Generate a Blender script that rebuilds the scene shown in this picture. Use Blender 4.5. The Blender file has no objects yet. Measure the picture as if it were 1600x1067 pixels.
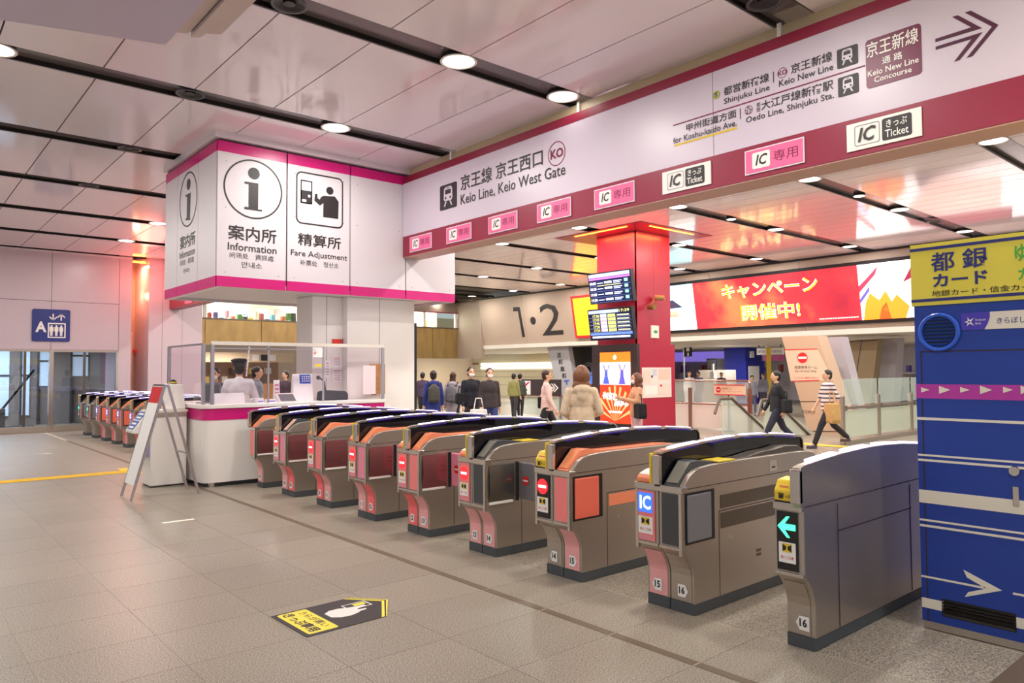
import bpy, bmesh, math, random
from mathutils import Vector, Matrix
random.seed(7)
S = bpy.context.scene
COL = S.collection
# ---------------------------------------------------------------- camera
H = 1.6
FPX, YAW, PIT, ROL = 1147.52, 0.8598807775571613, 0.03962219966821057, 0.005432496979507085
Fv = Vector((math.cos(YAW)*math.cos(PIT), math.sin(YAW)*math.cos(PIT), math.sin(PIT)))
r_ = Vector((math.sin(YAW), -math.cos(YAW), 0)); d_ = Fv.cross(r_)
Rv = r_*math.cos(ROL)+d_*math.sin(ROL); Dv = -r_*math.sin(ROL)+d_*math.cos(ROL)
cam = bpy.data.objects.new('camera', bpy.data.cameras.new('camera')); COL.objects.link(cam)
cam.matrix_world = Matrix(((Rv.x, -Dv.x, -Fv.x, 0), (Rv.y, -Dv.y, -Fv.y, 0), (Rv.z, -Dv.z, -Fv.z, H), (0, 0, 0, 1)))
cam.data.sensor_width = 36; cam.data.lens = FPX/1600*36; cam.data.clip_end = 300
S.camera = cam
# ---------------------------------------------------------------- light and exposure
W = bpy.data.worlds.new('world'); S.world = W; W.use_nodes = True
W.node_tree.nodes['Background'].inputs[0].default_value = (0.95, 0.95, 1.0, 1)
W.node_tree.nodes['Background'].inputs[1].default_value = 0.52
VS = S.view_settings
VS.view_transform = 'Standard'; VS.look = 'None'; VS.gamma = 1; VS.use_curve_mapping = False; VS.exposure = 0.33
LAMP_W = 48.0
ZC = 4.95                     # ceiling height
SLOT0, SLOTD, SLOTW = 3.48, 2.83, 0.42
SLOTS = [SLOT0+SLOTD*k for k in range(-2, 10)]
LX0, LXD = 0.83, 3.86

# ---------------------------------------------------------------- helpers
def lin(h):
    h = h.lstrip('#')
    v = [int(h[i:i+2], 16)/255 for i in (0, 2, 4)]
    return tuple(x/12.92 if x <= .04045 else ((x+.055)/1.055)**2.4 for x in v)+(1,)
MATS = {}
def mat(name, col, rough=.5, metal=0., emit=0., bump=0., nscale=60., vary=0., stretch=None, spec=.5, coat=0., rnd=0.):
    if name in MATS: return MATS[name]
    m = bpy.data.materials.new(name); m.use_nodes = True; MATS[name] = m
    nt = m.node_tree; b = nt.nodes['Principled BSDF']
    c = lin(col) if isinstance(col, str) else col
    b.inputs['Base Color'].default_value = c
    b.inputs['Roughness'].default_value = rough; b.inputs['Metallic'].default_value = metal
    b.inputs['Specular IOR Level'].default_value = spec; b.inputs['Coat Weight'].default_value = coat
    if emit:
        b.inputs['Emission Color'].default_value = c; b.inputs['Emission Strength'].default_value = emit
    src = None
    if bump or vary:
        tc = nt.nodes.new('ShaderNodeTexCoord'); mp = nt.nodes.new('ShaderNodeMapping'); nz = nt.nodes.new('ShaderNodeTexNoise')
        nz.inputs['Scale'].default_value = nscale; nz.inputs['Detail'].default_value = 3
        if stretch: mp.inputs['Scale'].default_value = stretch
        nt.links.new(tc.outputs['Object'], mp.inputs[0]); nt.links.new(mp.outputs[0], nz.inputs['Vector'])
        if vary:
            mx = nt.nodes.new('ShaderNodeMix'); mx.data_type = 'RGBA'
            mx.inputs[6].default_value = tuple(x*(1-vary) for x in c[:3])+(1,)
            mx.inputs[7].default_value = tuple(min(1, x*(1+vary)) for x in c[:3])+(1,)
            cr = nt.nodes.new('ShaderNodeMapRange'); cr.inputs[1].default_value = .3; cr.inputs[2].default_value = .7
            nt.links.new(nz.outputs[0], cr.inputs[0]); nt.links.new(cr.outputs[0], mx.inputs[0]); src = mx.outputs[2]
        if bump:
            bp = nt.nodes.new('ShaderNodeBump'); bp.inputs['Strength'].default_value = bump; bp.inputs['Distance'].default_value = .003
            nt.links.new(nz.outputs[0], bp.inputs['Height']); nt.links.new(bp.outputs[0], b.inputs['Normal'])
    if rnd:
        oi = nt.nodes.new('ShaderNodeObjectInfo'); mr = nt.nodes.new('ShaderNodeMapRange')
        mr.inputs[3].default_value = 1-rnd; mr.inputs[4].default_value = 1+rnd
        vm = nt.nodes.new('ShaderNodeVectorMath'); vm.operation = 'SCALE'
        nt.links.new(oi.outputs['Random'], mr.inputs[0]); nt.links.new(mr.outputs[0], vm.inputs['Scale'])
        if src: nt.links.new(src, vm.inputs[0])
        else: vm.inputs[0].default_value = c[:3]
        src = vm.outputs[0]
    if src: nt.links.new(src, b.inputs['Base Color'])
    return m
def glassmat(name, tint='#e8f2ee', refl=.06, rough=.02):
    if name in MATS: return MATS[name]
    m = bpy.data.materials.new(name); m.use_nodes = True; MATS[name] = m
    nt = m.node_tree; nt.nodes.remove(nt.nodes['Principled BSDF'])
    t = nt.nodes.new('ShaderNodeBsdfTransparent'); t.inputs[0].default_value = lin(tint)
    g = nt.nodes.new('ShaderNodeBsdfGlossy'); g.inputs['Roughness'].default_value = rough
    lw = nt.nodes.new('ShaderNodeLayerWeight'); lw.inputs[0].default_value = .5
    pw = nt.nodes.new('ShaderNodeMath'); pw.operation = 'POWER'; pw.inputs[1].default_value = 4.
    ad = nt.nodes.new('ShaderNodeMath'); ad.operation = 'MULTIPLY_ADD'; ad.inputs[1].default_value = .55; ad.inputs[2].default_value = refl; ad.use_clamp = True
    ge = nt.nodes.new('ShaderNodeNewGeometry'); sb = nt.nodes.new('ShaderNodeMath'); sb.operation = 'SUBTRACT'; sb.inputs[0].default_value = 1.
    ml = nt.nodes.new('ShaderNodeMath'); ml.operation = 'MULTIPLY'; mx = nt.nodes.new('ShaderNodeMixShader')
    nt.links.new(lw.outputs['Facing'], pw.inputs[0]); nt.links.new(pw.outputs[0], ad.inputs[0]); nt.links.new(ge.outputs['Backfacing'], sb.inputs[1])
    nt.links.new(ad.outputs[0], ml.inputs[0]); nt.links.new(sb.outputs[0], ml.inputs[1]); nt.links.new(ml.outputs[0], mx.inputs[0])
    nt.links.new(t.outputs[0], mx.inputs[1]); nt.links.new(g.outputs[0], mx.inputs[2])
    nt.links.new(mx.outputs[0], nt.nodes['Material Output'].inputs[0])
    return m

def frosted(name, col, alpha, rough=.25):
    m = mat(name, col, rough); m.node_tree.nodes['Principled BSDF'].inputs['Alpha'].default_value = alpha; return m
def tag(o, label=None, cat=None, group=None, kind=None):
    if label: o['label'] = label
    if cat: o['category'] = cat
    if group: o['group'] = group
    if kind: o['kind'] = kind
    return o
def thing(name, label, cat, loc=(0, 0, 0), rot=0., group=None):
    o = bpy.data.objects.new(name, None); COL.objects.link(o); o.empty_display_size = .1
    o.location = loc; o.rotation_euler = (0, 0, rot)
    return tag(o, label, cat, group)
CACHE = {}
class MB:
    "collects faces, then links them as ONE mesh object (world or parent-local coordinates)"
    def __init__(s): s.v = []; s.f = []
    def add(s, vs, fs):
        n = len(s.v); s.v += [tuple(v) for v in vs]; s.f += [tuple(i+n for i in f) for f in fs]; return s
    def box(s, x0, x1, y0, y1, z0, z1):
        return s.add([(x, y, z) for x in (x0, x1) for y in (y0, y1) for z in (z0, z1)],
                     [(0, 1, 3, 2), (4, 6, 7, 5), (0, 4, 5, 1), (2, 3, 7, 6), (0, 2, 6, 4), (1, 5, 7, 3)])
    def prism(s, pts, a, b, ax=1):
        "polygon pts in the two other axes, extruded along axis ax from a to b"
        n = len(pts)
        def mk(p, t): return (t, p[0], p[1]) if ax == 0 else (p[0], t, p[1]) if ax == 1 else (p[0], p[1], t)
        return s.add([mk(p, a) for p in pts]+[mk(p, b) for p in pts],
                     [tuple(range(n)), tuple(range(2*n-1, n-1, -1))]+[(i, i+n, (i+1) % n+n, (i+1) % n) for i in range(n)])
    def tube(s, p0, p1, r0, r1=None, n=10, caps=True):
        p0 = Vector(p0); p1 = Vector(p1); r1 = r0 if r1 is None else r1
        d = (p1-p0).normalized(); a = d.orthogonal().normalized(); b = d.cross(a)
        vs = [p+(a*math.cos(t)+b*math.sin(t))*r for p, r in ((p0, r0), (p1, r1)) for t in [2*math.pi*i/n for i in range(n)]]
        fs = [(i, (i+1) % n, (i+1) % n+n, i+n) for i in range(n)]
        if caps: fs += [tuple(range(n-1, -1, -1)), tuple(range(n, 2*n))]
        return s.add(vs, fs)
    def bar(s, p0, p1, w, h, up=(0, 0, 1)):
        p0 = Vector(p0); p1 = Vector(p1); d = (p1-p0).normalized(); u = Vector(up); a = d.cross(u).normalized(); b = a.cross(d)
        vs = [p+a*i*w/2+b*j*h/2 for p in (p0, p1) for i, j in ((-1, -1), (1, -1), (1, 1), (-1, 1))]
        return s.add(vs, [(0, 1, 2, 3), (7, 6, 5, 4), (0, 4, 5, 1), (1, 5, 6, 2), (2, 6, 7, 3), (3, 7, 4, 0)])
    def ball(s, c, r, n=10, m=7, sc=(1, 1, 1)):
        vs = []; fs = []
        for i in range(m+1):
            t = math.pi*i/m
            for j in range(n):
                p = 2*math.pi*j/n
                vs.append((c[0]+r*sc[0]*math.sin(t)*math.cos(p), c[1]+r*sc[1]*math.sin(t)*math.sin(p), c[2]+r*sc[2]*math.cos(t)))
        for i in range(m):
            for j in range(n):
                fs.append((i*n+j, (i+1)*n+j, (i+1)*n+(j+1) % n, i*n+(j+1) % n))
        return s.add(vs, fs)
    def lathe(s, prof, c, n=24):
        "profile (r, z) about the vertical axis through c"
        k = len(prof)
        vs = [(c[0]+r*math.cos(2*math.pi*j/n), c[1]+r*math.sin(2*math.pi*j/n), c[2]+z) for r, z in prof for j in range(n)]
        fs = [(i*n+j, i*n+(j+1) % n, (i+1)*n+(j+1) % n, (i+1)*n+j) for i in range(k-1) for j in range(n)]
        return s.add(vs, fs)
    def mesh(s, name, m, bevel=0., smooth=False):
        me = bpy.data.meshes.new(name)
        me.from_pydata(s.v, [], s.f)
        bm = bmesh.new(); bm.from_mesh(me)
        if smooth: bmesh.ops.remove_doubles(bm, verts=bm.verts, dist=1e-5)
        bmesh.ops.recalc_face_normals(bm, faces=bm.faces)
        if bevel:
            es = [e for e in bm.edges if len(e.link_faces) == 2 and e.calc_face_angle(0) > .5]
            bmesh.ops.bevel(bm, geom=es, offset=bevel, segments=2, affect='EDGES', clamp_overlap=True, profile=.5)
        if smooth:
            for f in bm.faces: f.smooth = True
        bm.to_mesh(me); bm.free()
        me.materials.append(m)
        return me
    def build(s, name, m, parent=None, key=None, bevel=0., smooth=False, loc=None):
        if key is not None:
            k = (key, name, m.name)
            if k not in CACHE: CACHE[k] = s.mesh(name, m, bevel, smooth)
            me = CACHE[k]
        else: me = s.mesh(name, m, bevel, smooth)
        o = bpy.data.objects.new(name, me); COL.objects.link(o)
        if parent: o.parent = parent
        if loc: o.location = loc
        return o
def box(name, m, x0, x1, y0, y1, z0, z1, parent=None, **k):
    return MB().box(x0, x1, y0, y1, z0, z1).build(name, m, parent, **k)
def struct(o): o['kind'] = 'structure'; return o

# pixel ray meets an axis plane: used to read true positions off the photograph's known planes
def P(u, v, ax, val):
    d = Rv*((u-800)/FPX)+Dv*((v-533.5)/FPX)+Fv
    o = Vector((0, 0, H)); t = (val-o[ax])/d[ax]
    return o+d*t
class Fr:
    "a flat frame: right vector, up vector, outward normal; point(a, b, n)"
    def __init__(s, o, r, u): s.o = Vector(o); s.r = Vector(r).normalized(); s.u = Vector(u).normalized(); s.n = s.r.cross(s.u)
    def p(s, a, b, n=0.): return s.o+s.r*a+s.u*b+s.n*n
    def ab(s, q): q = Vector(q)-s.o; return q.dot(s.r), q.dot(s.u)
def XF(x): return Fr((x, 0, 0), (0, -1, 0), (0, 0, 1))        # faces -X
def YF(y): return Fr((0, y, 0), (1, 0, 0), (0, 0, 1))         # faces -Y
def px(fr, u, v):
    d = Rv*((u-800)/FPX)+Dv*((v-533.5)/FPX)+Fv; o = Vector((0, 0, H))
    t = (fr.o-o).dot(fr.n)/d.dot(fr.n); return fr.ab(o+d*t)
def pbox(fr, u0, v0, u1, v1):
    a0, b0 = px(fr, u0, v0); a1, b1 = px(fr, u1, v1); return a0, b0, a1, b1
def circ(cx, cy, rx, ry=None, n=28): return [(cx+rx*math.cos(2*math.pi*i/n), cy+(ry or rx)*math.sin(2*math.pi*i/n)) for i in range(n)]
def rrect(a0, b0, a1, b1, r, n=5):
    out = []
    for cx, cy, t0 in ((a1-r, b1-r, 0), (a0+r, b1-r, 90), (a0+r, b0+r, 180), (a1-r, b0+r, 270)):
        out += [(cx+r*math.cos(math.radians(t0+90*i/n)), cy+r*math.sin(math.radians(t0+90*i/n))) for i in range(n+1)]
    return out
def rect(a0, b0, a1, b1): return [(a0, b0), (a1, b0), (a1, b1), (a0, b1)]
def adopt(o, parent, local=False):
    o.parent = parent
    if not local:
        mw = Matrix.Identity(4); q = parent
        while q: mw = (Matrix.Translation(q.location) @ q.rotation_euler.to_matrix().to_4x4()) @ mw; q = q.parent
        o.matrix_parent_inverse = mw.inverted()
def flat(name, fr, polys, m, parent=None, n=.002, t=.002, local=False):
    "one flat piece with a little thickness; polys = list of polygons, or ('ring', outer, inner)"
    b = MB()
    for pl in polys:
        if pl[0] == 'ring':
            o, i = pl[1], pl[2]; k = len(o)
            for nn in (n+t,):
                b.add([fr.p(*q, nn) for q in o]+[fr.p(*q, nn) for q in i], [(j, (j+1) % k, (j+1) % k+k, j+k) for j in range(k)])
        else:
            k = len(pl)
            b.add([fr.p(*q, n) for q in pl]+[fr.p(*q, n+t) for q in pl], [tuple(range(k, 2*k))]+[(i, (i+1) % k, (i+1) % k+k, i+k) for i in range(k)])
    me = bpy.data.meshes.new(name); me.from_pydata(b.v, [], b.f); me.materials.append(m)
    bm = bmesh.new(); bm.from_mesh(me)
    for f in bm.faces:
        f.normal_update()
        if abs(f.normal.dot(fr.n)) > .9 and f.normal.dot(fr.n) < 0: f.normal_flip()
    bm.to_mesh(me); bm.free()
    o = bpy.data.objects.new(name, me); COL.objects.link(o)
    if parent: adopt(o, parent, local)
    return o
TXT = {}
def textmesh(body, bold, shear):
    k = (body, bold, shear)
    if k not in TXT:
        c = bpy.data.curves.new('t', 'FONT'); c.body = body; c.resolution_u = 2; c.offset = bold; c.shear = shear; c.align_x = 'CENTER'
        o = bpy.data.objects.new('t', c); COL.objects.link(o)
        bpy.context.view_layer.update()
        me = bpy.data.meshes.new_from_object(o.evaluated_get(bpy.context.evaluated_depsgraph_get()))
        vs = [v.co.copy() for v in me.vertices]; fs = [tuple(p.vertices) for p in me.polygons]
        bpy.data.objects.remove(o); bpy.data.curves.remove(c); bpy.data.meshes.remove(me)
        x0 = min(v.x for v in vs); x1 = max(v.x for v in vs); y0 = min(v.y for v in vs); y1 = max(v.y for v in vs)
        TXY[k] = (y0, y1)
        TXT[k] = ([((v.x-x0)/(x1-x0), (v.y-y0)/(y1-y0)) for v in vs], fs)
    return TXT[k]
def text(fr, body, bx, m, parent=None, bold=0., shear=0., n=.005, name='lettering', local=False):
    vs, fs = textmesh(body, bold, shear); a0, b0, a1, b1 = bx
    me = bpy.data.meshes.new(name)
    me.from_pydata([fr.p(a0+(a1-a0)*x, b0+(b1-b0)*y, n) for x, y in vs], [], fs); me.materials.append(m)
    o = bpy.data.objects.new(name, me); COL.objects.link(o)
    if parent: adopt(o, parent, local)
    return o
CAPH = .70
def ltext(fr, body, u0, vb, vt, u1, m, parent=None, bold=0., shear=0., n=.005, **k):
    "text set from column u0 to u1; vb and vt are the rows of the first letter's foot and head"
    a0, z0 = px(fr, u0, vb); z1 = px(fr, u0, vt)[1]
    lo, hi = 0, 1067
    for _ in range(40):
        mid = (lo+hi)/2
        if px(fr, u1, mid)[1] > z0: lo = mid
        else: hi = mid
    a1 = px(fr, u1, lo)[0]
    if body.isascii():
        textmesh(body, bold, shear); y0, y1 = TXY[(body, bold, shear)]
        sc = (z1-z0)/CAPH; z0, z1 = z0+y0*sc, z0+y1*sc
    return text(fr, body, (a0, z0, a1, z1), m, parent, bold, shear, n, **k)
TXY = {}
def visible(pts, mg=60):
    for q in pts:
        d = Vector(q)-Vector((0, 0, H)); z = d.dot(Fv)
        if z > .3 and -mg < 800+FPX*d.dot(Rv)/z < 1600+mg and -mg < 533.5+FPX*d.dot(Dv)/z < 1067+mg: return True
    return False

# ---------------------------------------------------------------- materials
M = {}
M['steel'] = mat('brushed_steel', '#b9afa4', .36, .85, bump=.05, nscale=40, stretch=(1, 1, 40), vary=.10)
M['steel_dark'] = mat('dark_steel', '#6d655c', .38, .85, bump=.05, nscale=40, stretch=(1, 1, 40), vary=.08)
M['chrome'] = mat('satin_chrome', '#d5cdc6', .22, 1.)
M['plinth'] = mat('grey_plinth', '#4c5054', .55)
M['black'] = mat('black_plastic', '#1c1b1d', .35)
M['darkgrey'] = mat('dark_grey_panel', '#46474a', .4)
M['grey'] = mat('mid_grey', '#77757a', .45)
M['pink'] = mat('salmon_pink_film', '#ff8a8a', .45)
M['pinkl'] = mat('pale_pink_film', '#f0aaaa', .45)
M['pinks'] = mat('strong_pink_film', '#ff6f74', .45)
M['pinkb'] = mat('bluish_pink_film', '#f390a8', .45)
M['orange'] = mat('salmon_orange_film', '#f89068', .42)
M['coral'] = mat('coral_panel', '#f0705a', .4)
M['white'] = mat('white_paint', '#f1ece6', .42)
M['offwhite'] = mat('warm_white', '#e4ddd2', .5)
M['paper'] = mat('white_paper', '#f7f5f2', .7)
M['yellow'] = mat('yellow_plastic', '#f0cf3a', .4)
M['yellowpad'] = mat('tactile_yellow', '#f2c722', .6)
M['hood'] = mat('smoked_hood', '#0d0c14', .06, spec=.6)
M['led'] = mat('violet_white_led', '#ddd0ff', .4, emit=3.0)
M['ink'] = mat('black_ink', '#2a2426', .5)
M['inkmar'] = mat('maroon_ink', '#7a1238', .5)
M['maroon'] = mat('maroon_band', '#8c1638', .38)
M['magenta'] = mat('magenta_band', '#d3187a', .3)
M['signwhite'] = mat('sign_white', '#cfc2d0', .35)
M['canopywhite'] = mat('canopy_white', '#e0d8dd', .4)
M['icpink'] = mat('ic_pink', '#e8699a', .4)
M['navy'] = mat('navy_ink', '#2b2f7a', .45)
M['kioskblue'] = mat('kiosk_blue', '#1c3fa0', .35)
M['kioskyellow'] = mat('kiosk_yellow', '#e9da4e', .4)
M['kioskpurple'] = mat('kiosk_purple', '#4a3bb8', .4)
M['cream'] = mat('cream_print', '#efe8d8', .5)
M['green_ink'] = mat('green_ink', '#4fae4a', .5)
M['red'] = mat('column_red', '#ab2440', .32)
M['redink'] = mat('red_ink', '#d8262c', .5)
M['slot'] = mat('slot_brown', '#655b5e', .2)
M['slotside'] = mat('slot_black', '#17140f', .4)
M['panel'] = mat('ceiling_panel_enamel', '#eee3ea', .10, spec=.6, rnd=.02)
M['wallpanel'] = mat('wall_panel_enamel', '#c9b8c0', .28, rnd=.02)
M['gap'] = mat('dark_joint', '#3b2c33', .7)
M['gold'] = mat('gold_panel', '#a58a58', .3, .55, bump=.1, nscale=4, stretch=(1, 1, .25), vary=.15)
M['fascia'] = mat('fascia_beige', '#b19c8c', .4)
M['fascia2'] = mat('fascia_taupe', '#9d8a7c', .4)
M['wood'] = mat('wood_board', '#b98650', .5, vary=.2, nscale=8, stretch=(1, 1, 8))
M['aluminium'] = mat('aluminium', '#c3bcc2', .3, .9)
M['glass'] = glassmat('clear_glass')
M['glassgreen'] = frosted('green_glass', '#cfe0d6', .38, .08)
M['acrylic'] = glassmat('acrylic_sheet', '#fbf8fb', .015)
M['glassdark'] = glassmat('door_glass', '#c2c4c8', .07)
M['downlight'] = mat('downlight_diffuser', '#fffaf2', .4, emit=7.)
M['warmglow'] = mat('cove_lamp', '#ff8a30', .4, emit=7.)
M['skin'] = mat('skin', '#e0b090', .5)
M['hairblack'] = mat('black_hair', '#1d1716', .45, vary=.3, nscale=80)
M['hairbrown'] = mat('brown_hair', '#7a4a28', .4, vary=.35, nscale=60, stretch=(6, 6, 1))
M['eye'] = mat('dark_eye', '#1b1412', .3)
M['lip'] = mat('lip', '#b5645c', .5)

# ================================================================= FLOOR
def floormat(name, brick):
    m = bpy.data.materials.new(name); m.use_nodes = True; nt = m.node_tree; b = nt.nodes['Principled BSDF']; N = nt.nodes.new; L = nt.links.new
    geo = N('ShaderNodeNewGeometry'); n1 = N('ShaderNodeTexNoise'); n1.inputs['Scale'].default_value = 120; n1.inputs['Detail'].default_value = 2
    n2 = N('ShaderNodeTexNoise'); n2.inputs['Scale'].default_value = .8
    L(geo.outputs['Position'], n1.inputs['Vector']); L(geo.outputs['Position'], n2.inputs['Vector'])
    r1 = N('ShaderNodeValToRGB'); e = r1.color_ramp.elements
    e[0].position = .36; e[0].color = lin('#6b645a'); e[1].position = .62; e[1].color = lin('#b3a999')
    L(n1.outputs[0], r1.inputs[0])
    sc = N('ShaderNodeVectorMath'); sc.operation = 'SCALE'
    oi = N('ShaderNodeObjectInfo'); mr = N('ShaderNodeMapRange'); mr.inputs[3].default_value = .93; mr.inputs[4].default_value = 1.05
    L(oi.outputs['Random'], mr.inputs[0]); ml = N('ShaderNodeMath'); ml.operation = 'MULTIPLY'
    mr2 = N('ShaderNodeMapRange'); mr2.inputs[1].default_value = .3; mr2.inputs[2].default_value = .7; mr2.inputs[3].default_value = .94; mr2.inputs[4].default_value = 1.04
    L(n2.outputs[0], mr2.inputs[0]); L(mr.outputs[0], ml.inputs[0]); L(mr2.outputs[0], ml.inputs[1])
    L(r1.outputs[0], sc.inputs[0]); L(ml.outputs[0], sc.inputs['Scale'])
    out = sc.outputs[0]
    if brick:
        bk = N('ShaderNodeTexBrick'); bk.offset = 0; bk.inputs['Scale'].default_value = 1; bk.inputs['Brick Width'].default_value = .655; bk.inputs['Row Height'].default_value = .61
        bk.inputs['Mortar Size'].default_value = .003; bk.inputs['Color1'].default_value = (1, 1, 1, 1); bk.inputs['Color2'].default_value = (.93, .93, .93, 1); bk.inputs['Mortar'].default_value = (1.25, 1.22, 1.1, 1)
        L(geo.outputs['Position'], bk.inputs['Vector']); vm = N('ShaderNodeVectorMath'); vm.operation = 'MULTIPLY'
        L(out, vm.inputs[0]); L(bk.outputs[0], vm.inputs[1]); out = vm.outputs[0]
    L(out, b.inputs['Base Color']); b.inputs['Roughness'].default_value = .36; b.inputs['Specular IOR Level'].default_value = .45
    return m
M['tile'] = floormat('granite_tile', False); M['floorfar'] = floormat('granite_floor', True)
M['grout'] = mat('pale_grout', '#c4b79c', .7)
M['stripstone'] = mat('dark_granite', '#6b5c4c', .45, vary=.25, nscale=170)
floor = struct(box('floor', M['floorfar'], -9, 60, -8, 70, -.2, -.004))
TX, TY = .655, .61
cnt = 0
tiles = []
for i in range(-1, 9):
    for j in range(0, 34):
        x0 = TX*i; y0 = 2.427-4*TY+TY*j
        if i >= 6: continue
        x1 = x0+TX
        if i == 5: x0, x1 = 3.435, 4.05
        elif i == 4: x1 = 3.372
        c = [(x, y, 0) for x in (x0, x1) for y in (y0, y0+TY)]
        if y0 < 14 and visible(c, 40): tiles.append((x0, x1, y0))
tiles.sort(key=lambda t: t[2])
g = .0016
for x0, x1, y0 in tiles[:290]:
    w = x1-x0
    MB().box(g, w-g, g, TY-g, -.03, 0).build('floor_tile', M['tile'], floor, key=('tile', round(w, 3)), loc=(x0, y0, 0))
# pale bed of grout under the tiles
gx = box('floor_grout_bed', M['grout'], -.7, 4.06, -.1, tiles[min(289, len(tiles)-1)][2]+TY, -.02, -.0022, floor)
tr = struct(box('trim_1', M['grout'], 3.372, 3.435, -6, 23.3, -.02, .0006))
tr['label'] = 'dark stone strip crossing the floor in front of the ticket gates'
for j in range(-3, 30):
    y0 = 2.427+TY*j
    if y0 < 20 and visible([(3.4, y0, 0), (3.4, y0+TY, 0)]): MB().box(.0, .063, .004, TY-.004, 0, .0016).build('stone_strip', M['stripstone'], tr, key='strip', loc=(3.372, y0, 0))
# second dark strip at the right, by the kiosk
tr2 = struct(box('trim_2', M['stripstone'], 3.435, 60, 1.02, 1.3, -.02, .0012)); tr2['label'] = 'dark stone strip in the floor beside the blue kiosk'

# ================================================================= CEILING
ceil = struct(box('ceiling', M['slotside'], -9, 60, -8, 30, 5.12, 5.3))
PXW = .965
xs0 = LX0-8*PXW
def panel(x0, x1, y0, y1):
    MB().box(.008, x1-x0-.008, 0, y1-y0, 0, .05).build('ceiling_panel', M['panel'], ceil, key=('cp', round(x1-x0, 3), round(y1-y0, 3)), loc=(x0, y0, ZC))
npan = 0
rest = MB()
for k in range(len(SLOTS)):
    y0 = SLOTS[k]+SLOTW/2; y1 = SLOTS[k]+SLOTD-SLOTW/2
    xe = [xs0+PXW*i for i in range(15)]
    xe += [xe[-1]+PXW/2*(i+1) for i in range(33)]
    for x0, x1 in zip(xe, xe[1:]):
        x1 = min(x1, 21.25)
        if x1-x0 < .1: continue
        if y0 > 23.3 or y1 > 23.35 and x1 < 5.6: y1c = min(y1, 23.38)
        else: y1c = y1
        if y1c-y0 < .05: continue
        if visible([(x0, y0, ZC), (x1, y0, ZC), (x0, y1c, ZC), (x1, y1c, ZC)], 30) and npan < 300: panel(x0, x1, y0, y1c); npan += 1
        else: rest.box(x0+.004, x1-.004, y0, y1c, ZC, ZC+.05)
ro = rest.build('ceiling_panel_rest', M['panel'], ceil); ro['kind'] = 'stuff'
for k, y in enumerate(SLOTS):
    t = struct(box('trim_%d' % (10+k), M['slot'], xs0, 21.25, y-SLOTW/2+.002, y+SLOTW/2-.002, 5.01, 5.04)); t['label'] = 'recessed dark ceiling slot that carries the round downlights'
    for s in (-1, 1):
        ye = y+s*(SLOTW/2-.012)
        MB().box(xs0, 21.25, ye-.01, ye+.01, ZC+.008, 5.01).build('slot_edge', M['slotside'], t)
# dropped soffit at upper left
sof = struct(MB().prism([(0.57-1.2, 6.37), (0.57, 5.975), (1.539, 5.66), (1.54, 3.0), (-.63, 3.0)], 4.0, 4.4, 2).build('trim_30', mat('lavender_soffit', '#cbbfdc', .3)))
sof['label'] = 'pale lavender dropped soffit below the ceiling at the upper left'
s2 = MB().prism([(1.55, 5.48), (1.63, 5.43), (1.63, 3.0), (1.55, 3.0)], 4.03, 4.4, 2).prism([(1.64, 5.42), (1.70, 5.37), (1.70, 3.0), (1.64, 3.0)], 4.0, 4.4, 2).prism([(1.71, 5.36), (1.815, 5.30), (1.815, 3.0), (1.71, 3.0)], 4.03, 4.4, 2)
s2.build('cove_rail', mat('cream_rail', '#d8c6c4', .4), sof)

# ---- downlights, speakers
RING = [(.165, .0), (.172, -.012), (.150, -.014), (.140, -.004)]
def ring_obj(m, parent, s=1.): return MB().lathe([(r*s, z) for r, z in RING], (0, 0, 0), 28).build('ring', m, parent, key=('ring', s), smooth=False)
def downlight(x, y, label, small=False, lamp=True, group='round ceiling downlights'):
    s = .66 if small else 1.18
    t = thing('ceiling_downlight', label, 'ceiling light', (x, y, ZC+.01), 0, group)
    ring_obj(M['white'], t, s)
    MB().lathe([(.148*s, -.006), (.1*s, -.016), (0.0001, -.018)], (0, 0, 0), 28).build('diffuser', M['downlight'], t, key=('diff', s))
    MB().lathe([(.16*s, 0), (.16*s, .09)], (0, 0, 0), 20).build('can', M['slotside'], t, key=('can', s))
    if lamp: lampat(x, y)
    return t
def lampat(x, y, w=1.):
    l = bpy.data.lights.new('downlight_lamp', 'AREA'); l.shape = 'DISK'; l.size = .3; l.energy = LAMP_W*w; l.color = (1, .955, .89)
    o = bpy.data.objects.new('downlight_lamp', l); COL.objects.link(o); o.location = (x, y, ZC-.035)
def speaker(x, y, label):
    t = thing('ceiling_speaker', label, 'speaker', (x, y, ZC+.01), 0, 'dark round ceiling speakers')
    MB().lathe([(.155, .0), (.165, -.014), (.14, -.016), (.128, -.004)], (0, 0, 0), 28).build('ring', M['darkgrey'], t, key='spkring')
    MB().lathe([(.13, -.004), (.06, .02), (.055, -.004), (.0001, -.004)], (0, 0, 0), 24).build('grille', M['slotside'], t, key='spkg')
ORD = ['first', 'second', 'third', 'fourth', 'fifth', 'sixth', 'seventh', 'eighth', 'ninth', 'tenth', 'eleventh', 'twelfth', 'thirteenth', 'fourteenth', 'fifteenth', 'sixteenth', 'seventeenth', 'eighteenth']
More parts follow.
